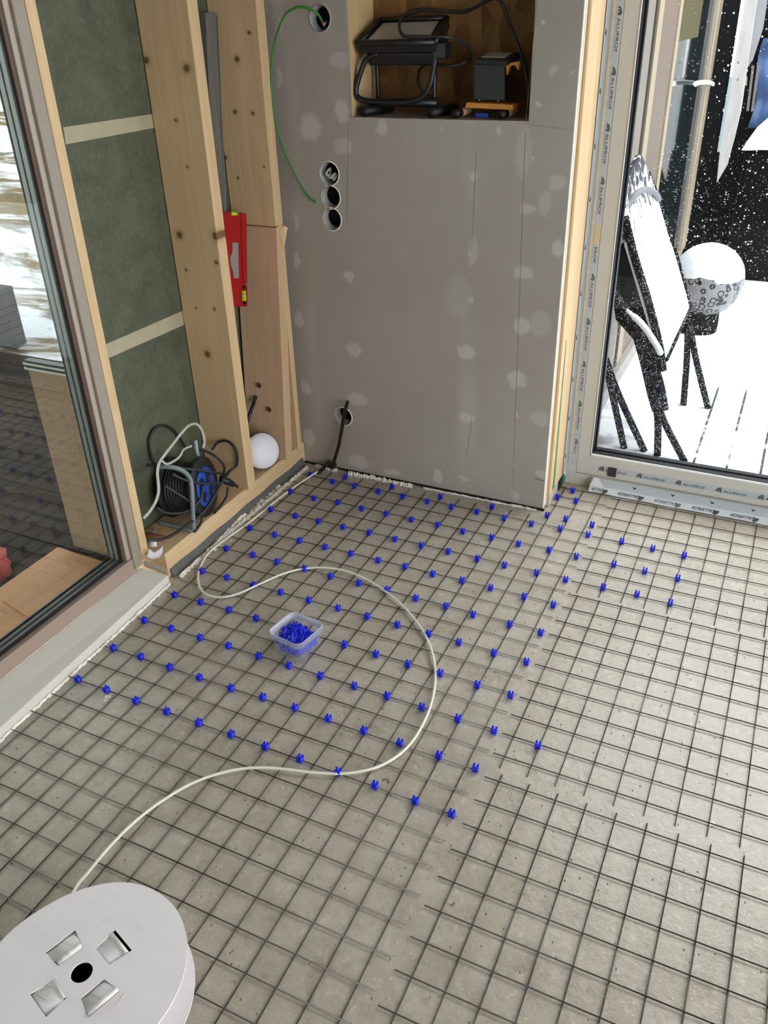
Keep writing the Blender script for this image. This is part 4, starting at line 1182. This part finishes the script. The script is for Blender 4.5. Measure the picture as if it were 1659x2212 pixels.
# ================================================================== THINGS BETWEEN THE STUDS
# galvanised profile leaning in the bay
q0, q1, q2 = aX(444, 28, -.12), aX(470, 27, -.12), aX(489, 462, -.12)
dn = (q2 - q1); kz = (0.089 - q1.z) / dn.z
bot1 = q1 + dn * kz; bot0 = q0 + (bot1 - q1)
gpm = MB()
th = 0.0015
wv_ = (q0 - q1)
gpm.prism([q0, q1, q1 + Vector((-0.002, 0, 0)), q0 + Vector((-0.002, 0, 0))], bot1 - q1)
gpm.prism([q1, q1 + Vector((-0.03, 0.006, 0)), q1 + Vector((-0.03, 0.0075, 0)), q1 + Vector((0, 0.0015, 0))], bot1 - q1)
gpm.prism([q0, q0 + Vector((-0.03, -0.001, 0)), q0 + Vector((-0.03, -0.0025, 0)), q0 + Vector((0, -0.0015, 0))], bot1 - q1)
gpo = gpm.build('metal_profile', M_galv); tag(gpo, 'long galvanised steel channel leaning between the two studs', 'metal profile')
for yy_, off in ((0.36, 0),):
    a = q1.lerp(q0, 0.12) + Vector((0.0006, 0, -0.01)); MB().tube([a, a + (bot1 - q1) * 0.98], 0.0016, 5).build('bead_line', M_galv, gpo)

# red spirit level
lv = empty('spirit_level', aX(510, 662, -.095), 'red spirit level with lime vials hanging between the studs', 'spirit level')
LX = -0.092
tl_, tr_, br_, bl_ = aX(478, 459, LX), aX(531, 461, LX), aX(535, 662, LX), aX(494, 664, LX)
MB().prism([tl_, aX(497, 458, LX), aX(500, 464, LX), aX(514, 463, LX), aX(516, 459, LX), tr_, aX(530, 513, LX), aX(526, 516, LX), aX(531, 612, LX), aX(535, 618, LX), br_, bl_], (-0.016, 0, 0)).build('body', M_red, lv, 0.0015)
MB().prism([aX(519, 460, LX + .0003), aX(531, 462, LX + .0003), aX(533, 612, LX + .0003), aX(525, 612, LX + .0003)], (0.003, 0, 0)).build('edge_rail', M_red, lv, 0.001)
MB().prism([aX(502, 524, LX + .0003), aX(514, 524, LX + .0003), aX(516, 601, LX + .0003), aX(505, 601, LX + .0003), aX(503, 585, LX + .0003), aX(499, 575, LX + .0003), aX(497, 556, LX + .0003), aX(502, 545, LX + .0003)], (0.0008, 0, 0)).build('handle_plate', M_alumi, lv)
p, q = aX(526, 628, LX + 0.006), aX(527, 649, LX + 0.006)
MB().tube([p, q], 0.0085, 12).build('vial', M_vial, lv)
vb = MB()
for k in (0.35, 0.65):
    c0 = p.lerp(q, k); d = (q - p).normalized(); vb.tube([c0 - d * .0008, c0 + d * .0008], 0.0088, 12)
vb.build('vial_ring', M_gasket, lv)
MB().tube([aX(500, 461, LX + 0.002), aX(512, 462, LX + 0.002)], 0.006, 10).build('vial', M_vial, lv)
for a in ((529, 621), (530, 655)): MB().tube([aX(*a, LX + .003), aX(*a, LX + .008)], 0.0055, 10).build('vial_socket', M_black, lv)

# black cable coming out of the doubling board
kb = MB().tube(curve([aY(553, 856, -.150), aY(549, 868, -.165), aY(543, 885, -.19), aY(536, 905, -.21), aY(530, 935, -.22)], 5), 0.0065, 9).build('black_cable', M_conduit)
tag(kb, 'short black cable end bending out behind the middle stud above the white lamp', 'cable')

# white lamp dome leaning in the bay
lc = aX(566, 974, -0.045); lax = Vector((0.80, -0.48, 0.36)).normalized()
lp = empty('dome_lamp', (lc.x, lc.y, 0.089), 'white opal dome lamp resting on the plate behind the middle stud', 'lamp')
prof2 = [(0.0665 * sin(a), 0.030 * cos(a)) for a in [pi / 2 * k / 12 for k in range(13)]]
MB().lathe(list(reversed(prof2)), lc, lax, 40).build('opal_cover', M_opal, lp)
MB().lathe([(0.068, 0.002), (0.068, -0.010), (0.055, -0.022), (0.0, -0.022)], lc, lax, 40).build('lamp_base', plain('dark_grey_lamp_base', srgb(70, 64, 60), 0.5), lp)
p = aZ(560, 1010, 0.0895); ft = MB().tube([Vector((p.x - 0.012, p.y, 0.095)), Vector((p.x + 0.012, p.y, 0.095))], 0.0055, 8); ft.build('clip_foot', M_darkbrown, lp)

# cable reel
RC = Vector((-0.036, -0.605, 0.1945)); RA = Vector((0.965, 0.22, 0.10)).normalized()
rl = empty('cable_reel', (-0.09, -0.62, 0.089), 'black and blue extension cable reel on grey tubular stand behind bottom plate', 'cable reel')
pl_ = 0.112
MB().lathe([(0.062, 0.004), (0.096, 0.004), (0.101, 0.0), (0.101, -0.012), (0.09, -0.014), (0.058, -0.014)], RC, RA, 48).build('front_flange', M_black, rl)
RB = RC - RA * pl_
MB().lathe([(0.0, 0.003), (0.096, 0.003), (0.101, 0.0), (0.101, -0.008), (0.0, -0.008)], RB, RA, 48).build('rear_flange', M_black, rl)
MB().lathe([(0.066, 0.0065), (0.062, 0.0085), (0.0, 0.0085)], RC, RA, 40).build('socket_plate', M_reelblue, rl)
ra, rb_ = frame_of(RA)
sk = MB()
for k in range(4):
    t_ = pi / 4 + k * pi / 2; c0 = RC + ra * (0.036 * cos(t_)) + rb_ * (0.036 * sin(t_)) + RA * 0.0088
    sk.lathe([(0.0, 0.0), (0.0175, 0.0), (0.0185, 0.0015), (0.020, 0.0)], c0, RA, 20)
sk.build('socket', plain('dark_blue_socket', srgb(14, 30, 74), 0.4), rl)
wd = MB()
for k in range(9):
    o = RC - RA * (0.020 + k * 0.0102)
    for rr in (0.078,):
        wd.tube([o + ra * (rr * cos(2 * pi * j / 36)) + rb_ * (rr * sin(2 * pi * j / 36)) for j in range(36)], 0.0055, 7, closed=True)
wd.lathe([(0.074, -0.014), (0.074, -pl_ + 0.004)], RC, RA, 36)
wd.build('wound_cable', M_cable, rl)
def Z3(x, y, X_):
    px, py = 280 + x * 0.2411, 850 + y * 0.2412
    p = aX(px, py, X_)
    return p if p.y < -0.424 else aY(px, py, -0.424)


MB().tube(curve([Z3(250, 660, -.10), Z3(330, 655, -.07), Z3(430, 672, -.045), Z3(510, 720, -.03), Z3(550, 800, -.022), Z3(562, 960, -.012), Z3(568, 1100, -.012), Z3(572, 1215, -.010)], 6), 0.0078, 10).build('stand_tube', M_tube, rl)
bt0, bt1 = aZ(416, 1146, 0.0968), aZ(345, 1128, 0.0968)
MB().tube(curve([bt0, bt0.lerp(bt1, .5) + Vector((-0.01, 0, 0)), bt1], 5), 0.0075, 10).build('stand_base', M_tube, rl)
MB().tube([Z3(587, 415, -.085), Z3(598, 500, -.085), Z3(628, 640, -.085)], 0.0068, 12, False).build('handle_tube', M_palet, rl)
p, q = Z3(587, 413, -.085), Z3(588.5, 424, -.085)
MB().tube([q, p.lerp(q, .3)], 0.0048, 12).build('tube_bore', M_hole, rl)
CAB = [
    [(500, 480, -.16), (430, 370, -.165), (370, 310, -.168), (290, 285, -.168), (220, 320, -.168), (180, 400, -.168), (178, 480, -.168), (200, 580, -.168), (260, 690, -.16)],
    [(590, 490, -.12), (690, 520, -.09), (780, 570, -.06), (840, 640, -.05), (850, 690, -.04), (810, 760, -.03)],
    [(740, 500, -.10), (790, 440, -.10), (860, 425, -.09), (920, 455, -.08), (960, 530, -.07), (960, 640, -.05), (900, 690, -.04), (830, 760, -.025)],
    [(150, 640, -.15), (300, 640, -.11), (450, 665, -.06), (600, 685, -.03), (810, 715, -.018)],
    [(380, 720, -.05), (480, 770, -.03), (600, 800, -.018), (720, 805, -.012), (800, 790, -.012)],
    [(310, 825, -.07), (400, 880, -.05), (500, 940, -.03), (560, 990, -.02)],
    [(240, 1020, -.07), (310, 1065, -.06), (400, 1075, -.05), (500, 1060, -.03), (580, 1010, -.015), (640, 930, -.012), (655, 830, -.012)],
    [(900, 690, -.03), (830, 790, -.015), (770, 900, -.012), (700, 1010, -.012), (620, 1100, -.01), (500, 1190, -.008), (380, 1270, -.006), (270, 1310, -.008), (160, 1310, -.02)],
    [(880, 840, -.02), (870, 920, -.018), (820, 1000, -.018), (760, 1070, -.016)],
    [(590, 1020, -.012), (640, 1080, -.012), (640, 1160, -.012), (580, 1240, -.01)]]
for k, pth in enumerate(CAB):
    MB().tube(curve([Z3(*q) for q in pth], 6), 0.0046 if k != 7 else 0.0050, 8).build('loose_cable', M_cable, rl)
plg = MB(); plg.tube([Z3(820, 770, -.02), Z3(880, 790, -.015), Z3(930, 815, -.012)], [0.010, 0.013, 0.009], 10); plg.tube([Z3(915, 800, -.014), Z3(970, 835, -.010)], 0.004, 8); plg.build('plug', M_black, rl)

blt = [(560, 470, -.08), (490, 500, -.07), (450, 565, -.06), (400, 605, -.052), (335, 632, -.05), (285, 600, -.05)]
bl2 = [(660, 490, -.10), (672, 420, -.10), (648, 330, -.10), (600, 275, -.10), (530, 290, -.09), (455, 370, -.08), (385, 460, -.065), (315, 550, -.052), (266, 625, -.048), (250, 710, -.045), (258, 800, -.045), (260, 880, -.045), (235, 970, -.05), (180, 1060, -.06), (125, 1120, -.07)]
bo = None
for pth, w in ((bl2, 0.0054), (blt, 0.0044)):
    cs = curve([Z3(*q) for q in pth], 6); A_, B_ = [], []
    for i, p in enumerate(cs):
        d = (cs[min(i + 1, len(cs) - 1)] - cs[max(i - 1, 0)]).normalized(); s_ = d.cross((p - CAM).normalized().lerp(Vector((-1, 0.3, 0)), .5)).normalized()
        A_.append(p + s_ * w * .8); B_.append(p - s_ * w * .8)
    ms = MB().strip(A_, B_, True, 0.0015, (-1, 0, 0))
    if bo is None:
        bo = ms.build('flat_strap', M_belt); tag(bo, 'pale flat strap looped over the cable reel and window stud', 'strap')
    else:
        ms.build('strap_loop', M_belt, bo)
cf = MB().strip([aZ(313, 1148, .0925), aZ(335, 1152, .095), aZ(362, 1158, .0925)], [aZ(313, 1163, .0925), aZ(335, 1164, .095), aZ(360, 1168, .0925)], True, 0.0006, (0, 0, -1)).build('copper_strip', M_copper)
tag(cf, 'thin copper coloured strip lying on the plate below the cable reel', 'strip')
pw = MB().strip([aZ(322, 1185, .118), aZ(334, 1194, .100), aZ(346, 1186, .112), aZ(352, 1178, .128)], [aZ(318, 1203, .095), aZ(330, 1208, .0905), aZ(344, 1205, .0905), aZ(352, 1192, .104)], True, 0.0006, (-1, 0, 0)).build('paper_scrap', M_paper)
tag(pw, 'curled white paper scrap on the plate at the window corner', 'paper')
pw = MB().strip([aZ(322, 1140, .092), aZ(336, 1138, .093)], [aZ(322, 1182, .092), aZ(339, 1180, .0915)], True, 0.0006, (0, 0, -1)).build('paper_scrap', M_paper)
tag(pw, 'flat white paper scrap beneath the copper strip', 'paper')

# ================================================================== OUTSIDE, RIGHT: SNOWY TERRACE
gs = MB().box(-60, 40, -40, 60, -0.40, -0.30).build('ground', M_snow); tag(gs, kind='structure')
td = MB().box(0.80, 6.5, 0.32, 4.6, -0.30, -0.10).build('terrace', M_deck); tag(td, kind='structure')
# neighbouring wing with its own glazed front
WX = 0.88
edges = [aX(x, 0, WX).y for x in (1372, 1416, 1422, 1432, 1466, 1472, 1541, 1556)]
wg = MB().box(WX - 0.25, WX - 0.002, 0.32, edges[7] + 0.06, -0.3, 2.9).build('wall_wing', M_wtaupe); tag(wg, kind='structure')
MB().box(WX - 0.0015, WX + 0.004, 0.33, edges[1], 0.0, 2.9).build('cladding', M_wtaupe, wg)
MB().box(WX - 0.0015, WX + 0.001, edges[1], edges[2], 0.0, 2.9).build('shadow_gap', M_gasket, wg)
MB().box(WX - 0.0015, WX + 0.010, edges[2], edges[3], 0.0, 2.9).build('trim_strip', M_wpale, wg)
MB().box(WX - 0.0015, WX + 0.004, edges[3], edges[4], 0.0, 2.9).build('cladding', M_wmid, wg)
MB().box(WX - 0.0015, WX + 0.012, edges[4], edges[5], 0.0, 2.9).build('trim_strip', M_wpale, wg)
MB().box(WX - 0.0015, WX + 0.002, edges[5] + 0.001, edges[6] - 0.001, 0.12, 2.9).build('wing_glass', M_wglass, wg)
MB().box(WX + 0.0021, WX + 0.0028, edges[5] + 0.002, edges[5] + 0.62 * (edges[6] - edges[5]), 1.37, 2.9).build('olive_reflection', plain('olive_reflection', srgb(70, 62, 30), 0.7), wg)  # olive reflection on the wing glass, painted as a flat coloured panel
MB().box(WX - 0.0015, WX + 0.004, edges[6] - 0.16, edges[6] - 0.11, 0.12, 2.9).build('curtain_edge', plain('grey_inner_frame', srgb(60, 66, 68), 0.5), wg)
MB().box(WX - 0.0015, WX + 0.014, edges[6], edges[6] + 0.10, 0.16, 2.9).build('door_stile', M_wtaupe, wg)
MB().box(WX - 0.0015, WX + 0.003, edges[6] + 0.10, edges[6] + 0.13, 0.16, 2.9).build('shadow_gap', M_gasket, wg)
MB().box(WX - 0.0015, WX + 0.016, edges[6] + 0.13, edges[7] + 0.03, 0.10, 2.9).build('door_stile', M_wpale, wg)
MB().box(WX - 0.0015, WX + 0.014, edges[5], edges[6] + 0.13, 0.06, 0.12).build('bottom_rail', M_wpale, wg)
MB().box(WX - 0.0015, WX + 0.03, 0.33, edges[5] + 0.1, -0.09, -0.01).build('threshold', plain('grey_threshold', srgb(146, 140, 134), 0.6, var=.08), wg)
MB().box(WX - 0.0015, WX + 0.003, 0.6, edges[3], -0.005, 0.62).build('dark_glass', M_wglass, wg)
hd = [aX(1500, 184, WX + 0.05), aX(1508, 179, WX + 0.06), aX(1532, 178, WX + 0.06), aX(1540, 182, WX + 0.04)]
MB().tube(curve(hd, 4), 0.012, 8).build('door_handle', plain('white_handle', srgb(244, 246, 248), 0.3), wg)
fc = MB()
for i in range(40):
    x = 0.62 + 0.16 * i; fc.box(x, x + 0.157, 4.22, 4.25, -0.1, 3.0)
fc.box(0.62, 7.0, 4.2505, 4.28, -0.1, 3.0)
fco = fc.build('fence', M_fence); tag(fco, 'tall black board fence at the back of the snowy terrace', 'fence')

# glazed ball ornament with snow cap
bc = aY(1527, 606, 2.50); R_b = (aY(1605, 600, 2.50) - aY(1527, 600, 2.50)).length * 1.04
bl = empty('ball_planter', (bc.x, bc.y, -0.1), 'round ringed pottery ball on a dark foot, capped with snow', 'garden ball')
MB().sphere(bc, R_b, 48, 28).build('ball', M_ball, bl)
MB().lathe([(0.0, -0.1), (0.118, -0.1), (0.120, -0.04), (0.115, bc.z - R_b * 0.80), (0.0, bc.z - R_b * 0.80)], (bc.x - 0.02, bc.y, 0), (0, 0, 1), 32).build('foot', M_pot, bl)
cap = MB(); vs = []; fs = []; n = 48; rings = 12; rnd = random.Random(3)
for i in range(rings + 1):
    for j in range(n):
        t_ = 2 * pi * j / n; lim = 1.36 + 0.10 * sin(t_ + 0.8) + 0.05 * sin(5 * t_) + 0.07 * rnd.random()
        p_ = lim * i / rings; rr = R_b * (1.045 - 0.04 * (i / rings) ** 3)
        vs.append(bc + Vector((rr * sin(p_) * cos(t_), rr * sin(p_) * sin(t_), rr * cos(p_))))
for i in range(rings):
    for j in range(n): fs.append((i * n + j, (i + 1) * n + j, (i + 1) * n + (j + 1) % n, i * n + (j + 1) % n))
cap.add(vs, fs, True); cap.build('snow_cap', M_snow, bl)

# folding chair under snow
cy0, cy1 = 0.84, 1.36
lb, rbm, tr2, tl2 = aY(1438, 775, cy0), aY(1490, 665, cy1), aY(1414, 400, cy1), aY(1348, 470, cy0)
chr_ = empty('folding_chair', (1.15, 1.1, -0.1), 'black folding garden chair with its slanting back covered in snow', 'chair')
apex = aY(1386, 330, 1.20)
off = Vector((-0.028, 0, -0.012))
MB().prism([lb, rbm, tr2, apex, aY(1352, 395, 0.95), tl2], off).build('backrest', M_chairsnow, chr_, 0.006)
sn_ = MB(); rnd = random.Random(8)
ctr = (lb + rbm + tr2 + tl2) / 4
low4 = [lb.lerp(tl2, .02), rbm.lerp(tr2, .02), rbm.lerp(tr2, .55), lb.lerp(tl2, .50)]
NU, NV = 10, 14; vs = []
for i in range(NU + 1):
    for j in range(NV + 1):
        u, v = i / NU, j / NV; p = low4[0].lerp(low4[1], u).lerp(low4[3].lerp(low4[2], u), v)
        h = 0.022 * (sin(pi * u) ** 0.35) * (sin(pi * min(1, v * .93 + .07)) ** 0.4) * rnd.uniform(.75, 1.2) if 0 < i < NU and 0 < j < NV else 0.002
        vs.append(p + Vector((0.9, -0.1, 0.42)) * h)
fs = [(i * (NV + 1) + j, (i + 1) * (NV + 1) + j, (i + 1) * (NV + 1) + j + 1, i * (NV + 1) + j + 1) for i in range(NU) for j in range(NV)]
sn_.add(vs, fs, True); sn_.build('snow_layer', M_snow, chr_)
side = MB(); side.tube(curve([aY(1349, 468, cy0), aY(1372, 560, cy0), aY(1400, 650, cy0), aY(1424, 745, cy0), aY(1432, 800, cy0)], 5), 0.016, 8); side.build('back_frame', M_chairm, chr_)
side = MB(); side.tube(curve([aY(1398, 372, cy1), aY(1424, 440, cy1), aY(1462, 560, cy1), aY(1490, 668, cy1)], 5), 0.012, 8); side.build('back_frame', M_chairm, chr_)
mp_ = [aY(1338, 460, cy0 + .06), aY(1360, 425, cy0 + .14), aY(1382, 412, 1.10), aY(1402, 418, 1.24), aY(1412, 432, cy1 - .02)]
MB().tube(curve([p + Vector((0.02, 0, 0.005)) for p in mp_], 6), 0.013, 8).build('head_cord', plain('grey_cord', srgb(120, 118, 124), 0.7), chr_)
# seat, arm and legs
MB().prism([aY(1312, 560, .86), aY(1352, 520, .86), aY(1420, 800, .86), aY(1376, 742, .86), aY(1330, 690, .86)], (0, 0.32, 0)).build('seat', plain('black_mesh_seat', srgb(20, 21, 24), .9, 0, 0.06, var=.3, vscale=25), chr_)
MB().tube(curve([aY(1322, 630, .80), aY(1350, 668, .80), aY(1382, 708, .80), aY(1428, 768, .80)], 5), 0.017, 8).build('armrest', M_chairm, chr_)
sn3 = MB(); sn3.tube(curve([aY(1352, 676, .785) + Vector((0, 0, .012)), aY(1384, 706, .785) + Vector((0, 0, .014)), aY(1412, 745, .785) + Vector((0, 0, .014)), aY(1428, 772, .785) + Vector((0, 0, .01))], 5), [0.008] * 3 + [0.013] * 12 + [0.005], 8); sn3.build('arm_snow', M_snow, chr_)
LEGS = [[(1306, 770, .80), (1318, 830, .80), (1352, 985, .80)], [(1308, 775, .82), (1335, 850, .82), (1398, 988, .80)],
        [(1412, 860, .80), (1421, 905, .80), (1420, 1000, .78)], [(1418, 850, .82), (1432, 905, .82), (1480, 1000, .76)],
        [(1374, 715, .86), (1392, 780, .86), (1408, 850, .88), (1418, 885, .90)], [(1384, 712, .84), (1405, 770, .84), (1424, 830, .84), (1434, 885, .84)],
        [(1486, 690, cy1), (1484, 770, cy1), (1476, 880, cy1)], [(1488, 690, cy1), (1502, 770, cy1), (1526, 868, cy1)]]
for k, L_ in enumerate(LEGS):
    q = [aY(*a) for a in L_]
    if k not in (4, 5): q[-1].z = max(-0.1, q[-1].z) if q[-1].z > -0.1 else q[-1].z
    if q[-1].z < -0.1 + 0.0:
        d = q[-2] - q[-1]; q[-1] = q[-1] + d * ((-0.1 - q[-1].z) / d.z)
    elif k in (0, 1, 2, 3, 6, 7):
        d = q[-1] - q[-2]; q[-1] = q[-1] + d * ((-0.1 - q[-1].z) / d.z)
    MB().tube(curve(q, 4), 0.0145 if k not in (4, 5) else 0.020, 8).build('leg', M_chairm, chr_)
MB().tube([aY(1440, 778, cy0), aY(1490, 668, cy1)], 0.007, 8).build('crossbar', M_chairm, chr_)

# black box with a snow cushion, blue tarpaulin, white board, grey timbers
bx = MB().box(1.165, 1.95, 3.65, 4.05, -0.1, 0.72).build('storage_box', M_fence, None, 0.02); tag(bx, 'black storage box against the fence under a thick snow cushion', 'storage box')
sn4 = MB(); NU, NV = 16, 10; vs = []; rnd = random.Random(4)
for i in range(NU + 1):
    for j in range(NV + 1):
        u, v = i / NU, j / NV; x = 1.145 + 0.82 * u; y = 3.62 + 0.45 * v
        h = 0.30 * (sin(pi * min(.5, u * 0.95)) ** .75) * (0.45 + 0.55 * sin(pi * min(.5, v * .9 + .03)) ** .5)
        vs.append((x, y, 0.725 + (h if 0 < i and 0 < j < NV else -0.01) + 0.01 * rnd.random()))
fs = [(i * (NV + 1) + j, (i + 1) * (NV + 1) + j, (i + 1) * (NV + 1) + j + 1, i * (NV + 1) + j + 1) for i in range(NU) for j in range(NV)]
sn4.add(vs, fs, True); sn4.build('snow_cushion', M_snow, bx)
PYB = 3.50
wp = MB().prism([aY(1606, -60, PYB), aY(1601, 0, PYB), aY(1576, 165, PYB), aY(1562, 260, PYB), aY(1548, 395, PYB), aY(1570, 358, PYB), aY(1586, 298, PYB), aY(1600, 240, PYB), aY(1613, 150, PYB), aY(1635, 0, PYB), aY(1643, -60, PYB)], (0, 0.04, 0))
wpo = wp.build('white_board', M_whiteplank); tag(wpo, 'long white painted board with pointed lower end leaning before the black fence', 'board')
MB().prism([aY(1601, 0, PYB - .0005), aY(1576, 165, PYB - .0005), aY(1580, 167, PYB - .0005), aY(1609, 0, PYB - .0005)], (0, -0.004, 0)).build('snow_edge', M_snow, wpo)
MB().prism([aY(1576, 166, PYB - .0005), aY(1549, 328, PYB - .0005), aY(1555, 328, PYB - .0005), aY(1582, 168, PYB - .0005)], (0, -0.003, 0)).build('blue_grey_edge', M_palet, wpo)
MB().prism([aY(1636, -20, PYB + .06), aY(1612, 150, PYB + .06), aY(1626, 128, PYB + .06), aY(1648, 60, PYB + .06), aY(1660, -20, PYB + .06)], (0, 0.03, 0)).build('backing_board', plain('grey_white_board', srgb(136, 136, 140), .7), wpo)
kn = MB()
for a in ((1595, 135), (1594, 172)):
    kn.lathe([(0.0, 0), (0.006, 0), (0.008, -.002)], aY(*a, PYB - .001), (0, -1, 0), 12)
kn.build('knot', plain('grey_knot', srgb(130, 126, 122), .8), wpo)
gt2 = MB()
for a, b in (((1624, 142), (1612, 240)), ((1635, 142), (1622, 240))):
    p, q = aY(*a, 3.62), aY(*b, 3.62); gt2.obox(p, q - p, (0.014, 0, 0), (0, 0.02, 0))
gto = gt2.build('timber_rack', M_greytimber); tag(gto, 'grey weathered timbers standing between white board and snow covered box', 'timber')
MB().prism([aY(1602, 166, 3.60), aY(1614, 166, 3.60), aY(1613, 185, 3.60), aY(1601, 185, 3.60)], (0, 0.018, 0)).build('cream_block', M_wpale, gto)
tr3 = MB(); NU, NV = 14, 14; vs = []; rnd = random.Random(6)
for i in range(NU + 1):
    for j in range(NV + 1):
        u, v = i / NU, j / NV
        vs.append((1.13 + 0.9 * u + 0.02 * sin(6 * v), 4.15 - 0.03 * sin(9 * u + 3 * v) - 0.02 * sin(14 * v + 2 * u), 0.80 + 0.62 * v - 0.1 * (1 - u) * v))
fs = [(i * (NV + 1) + j, (i + 1) * (NV + 1) + j, (i + 1) * (NV + 1) + j + 1, i * (NV + 1) + j + 1) for i in range(NU) for j in range(NV)]
tr3.add(vs, fs, True)
tro = tr3.build('blue_tarpaulin', M_bluetarp); sm_ = tro.modifiers.new('thick', 'SOLIDIFY'); sm_.thickness = 0.02
tag(tro, 'creased blue tarpaulin hanging on the fence behind the snow mound', 'tarpaulin')

# snow flecks frozen to the outside of the door pane
fk = MB(); rnd = random.Random(12)
for k in range(9000):
    x, z = rnd.uniform(1.06, 1.72), rnd.uniform(0.142, 1.55)
    # clear strip high up beside the frame
    if x < 1.135 and z > 0.72: continue
    if z > 1.15 and rnd.random() < 0.75: continue
    if z > 0.95 and rnd.random() < 0.35: continue
    r = 0.0006 + 0.0011 * rnd.random() ** 2
    c0 = Vector((x, 0.2752, z))
    fk.add([c0 + Vector((r, 0, 0)), c0 + Vector((0, 0, r)), c0 + Vector((-r, 0, 0)), c0 + Vector((0, 0, -r)), c0 + Vector((0, r * .8, 0))], [(0, 1, 4), (1, 2, 4), (2, 3, 4), (3, 0, 4)])
fko = fk.build('snow_flecks', M_fleck, dro); tag(fko, kind='stuff')

# ================================================================== OUTSIDE, LEFT
ld = MB().box(-6.5, -0.19, -4.5, 0.80, -0.30, -0.15).build('side_terrace', M_leftdeck); tag(ld, kind='structure')
hs = MB(); NU, NV = 40, 30; vs = []; rnd = random.Random(2)
for i in range(NU + 1):
    for j in range(NV + 1):
        u, v = i / NU, j / NV; x = -30 + 29.4 * u; y = 0.805 + 32 * v
        z = -0.15 + 5.5 * v ** 0.9 + (1 - u) * 1.6 * min(1, v * 3) + 0.12 * sin(x * 1.1) * sin(y * 0.9) * min(1, v * 12)
        vs.append((x, y, z))
fs = [(i * (NV + 1) + j, (i + 1) * (NV + 1) + j, (i + 1) * (NV + 1) + j + 1, i * (NV + 1) + j + 1) for i in range(NU) for j in range(NV)]
hs.add(vs, fs, True)
hs_ = hs.build('snow_slope', M_slope); tag(hs_, kind='structure')
ap = MB().box(-0.632, -0.195, -0.675, -0.655, -0.15, 0.545).build('beige_panel', M_beige); tag(ap, 'beige panel standing outside behind the left window pane', 'panel')
tl3 = MB().box(-0.645, -0.195, -0.679, -0.651, 0.5455, 0.553).box(-0.645, -0.195, -0.679, -0.651, 0.562, 0.569); tl3.build('white_trim', M_alu, ap)
tl3 = MB().box(-0.64, -0.195, -0.677, -0.652, 0.5535, 0.5615).box(-0.64, -0.195, -0.677, -0.652, 0.5695, 0.577); tl3.build('black_trim', M_gasket, ap)
py_ = MB().prism([(-0.66, -0.724, -0.149), (-0.375, -0.735, -0.149), (-0.36, -1.25, -0.149), (-0.655, -1.21, -0.149)], (0, 0, 0.018))
py_.prism([(-0.60, -0.78, -0.1305), (-0.385, -0.785, -0.1305), (-0.37, -1.1, -0.1305), (-0.585, -1.05, -0.1305)], (0, 0, 0.009))
pyo = py_.build('plywood_offcut', M_ply, None, 0.001); tag(pyo, 'orange plywood offcuts lying on the dark terrace outside the left window', 'plywood')
rc = MB().sphere((-0.88, -0.95, -0.135), 0.15, 20, 10, (1.2, 0.9, 0.20), 0.25).build('red_cloth', M_redcloth); tag(rc, 'crumpled red cloth on the dark terrace beside the plywood', 'cloth')
rc = MB().sphere((-2.62, 0.55, -0.06), 0.22, 20, 10, (1.0, 0.7, 0.7), 0.3).build('red_sack', M_redcloth); tag(rc, 'red sack at the far edge of the dark terrace, left picture edge', 'sack')
ps = MB().box(-2.95, -2.50, 0.84, 0.93, -0.15, 0.22).build('dark_post', M_postdark, None, 0.01); tag(ps, 'dark brown block at the far terrace edge by the red sack', 'post')
# unseen roof added over the side terrace to cut light from the left
ev = MB().box(-3.4, -0.305, -4.8, 0.75, 2.35, 2.5).build('added_shade_roof', M_paint); tag(ev, kind='structure')
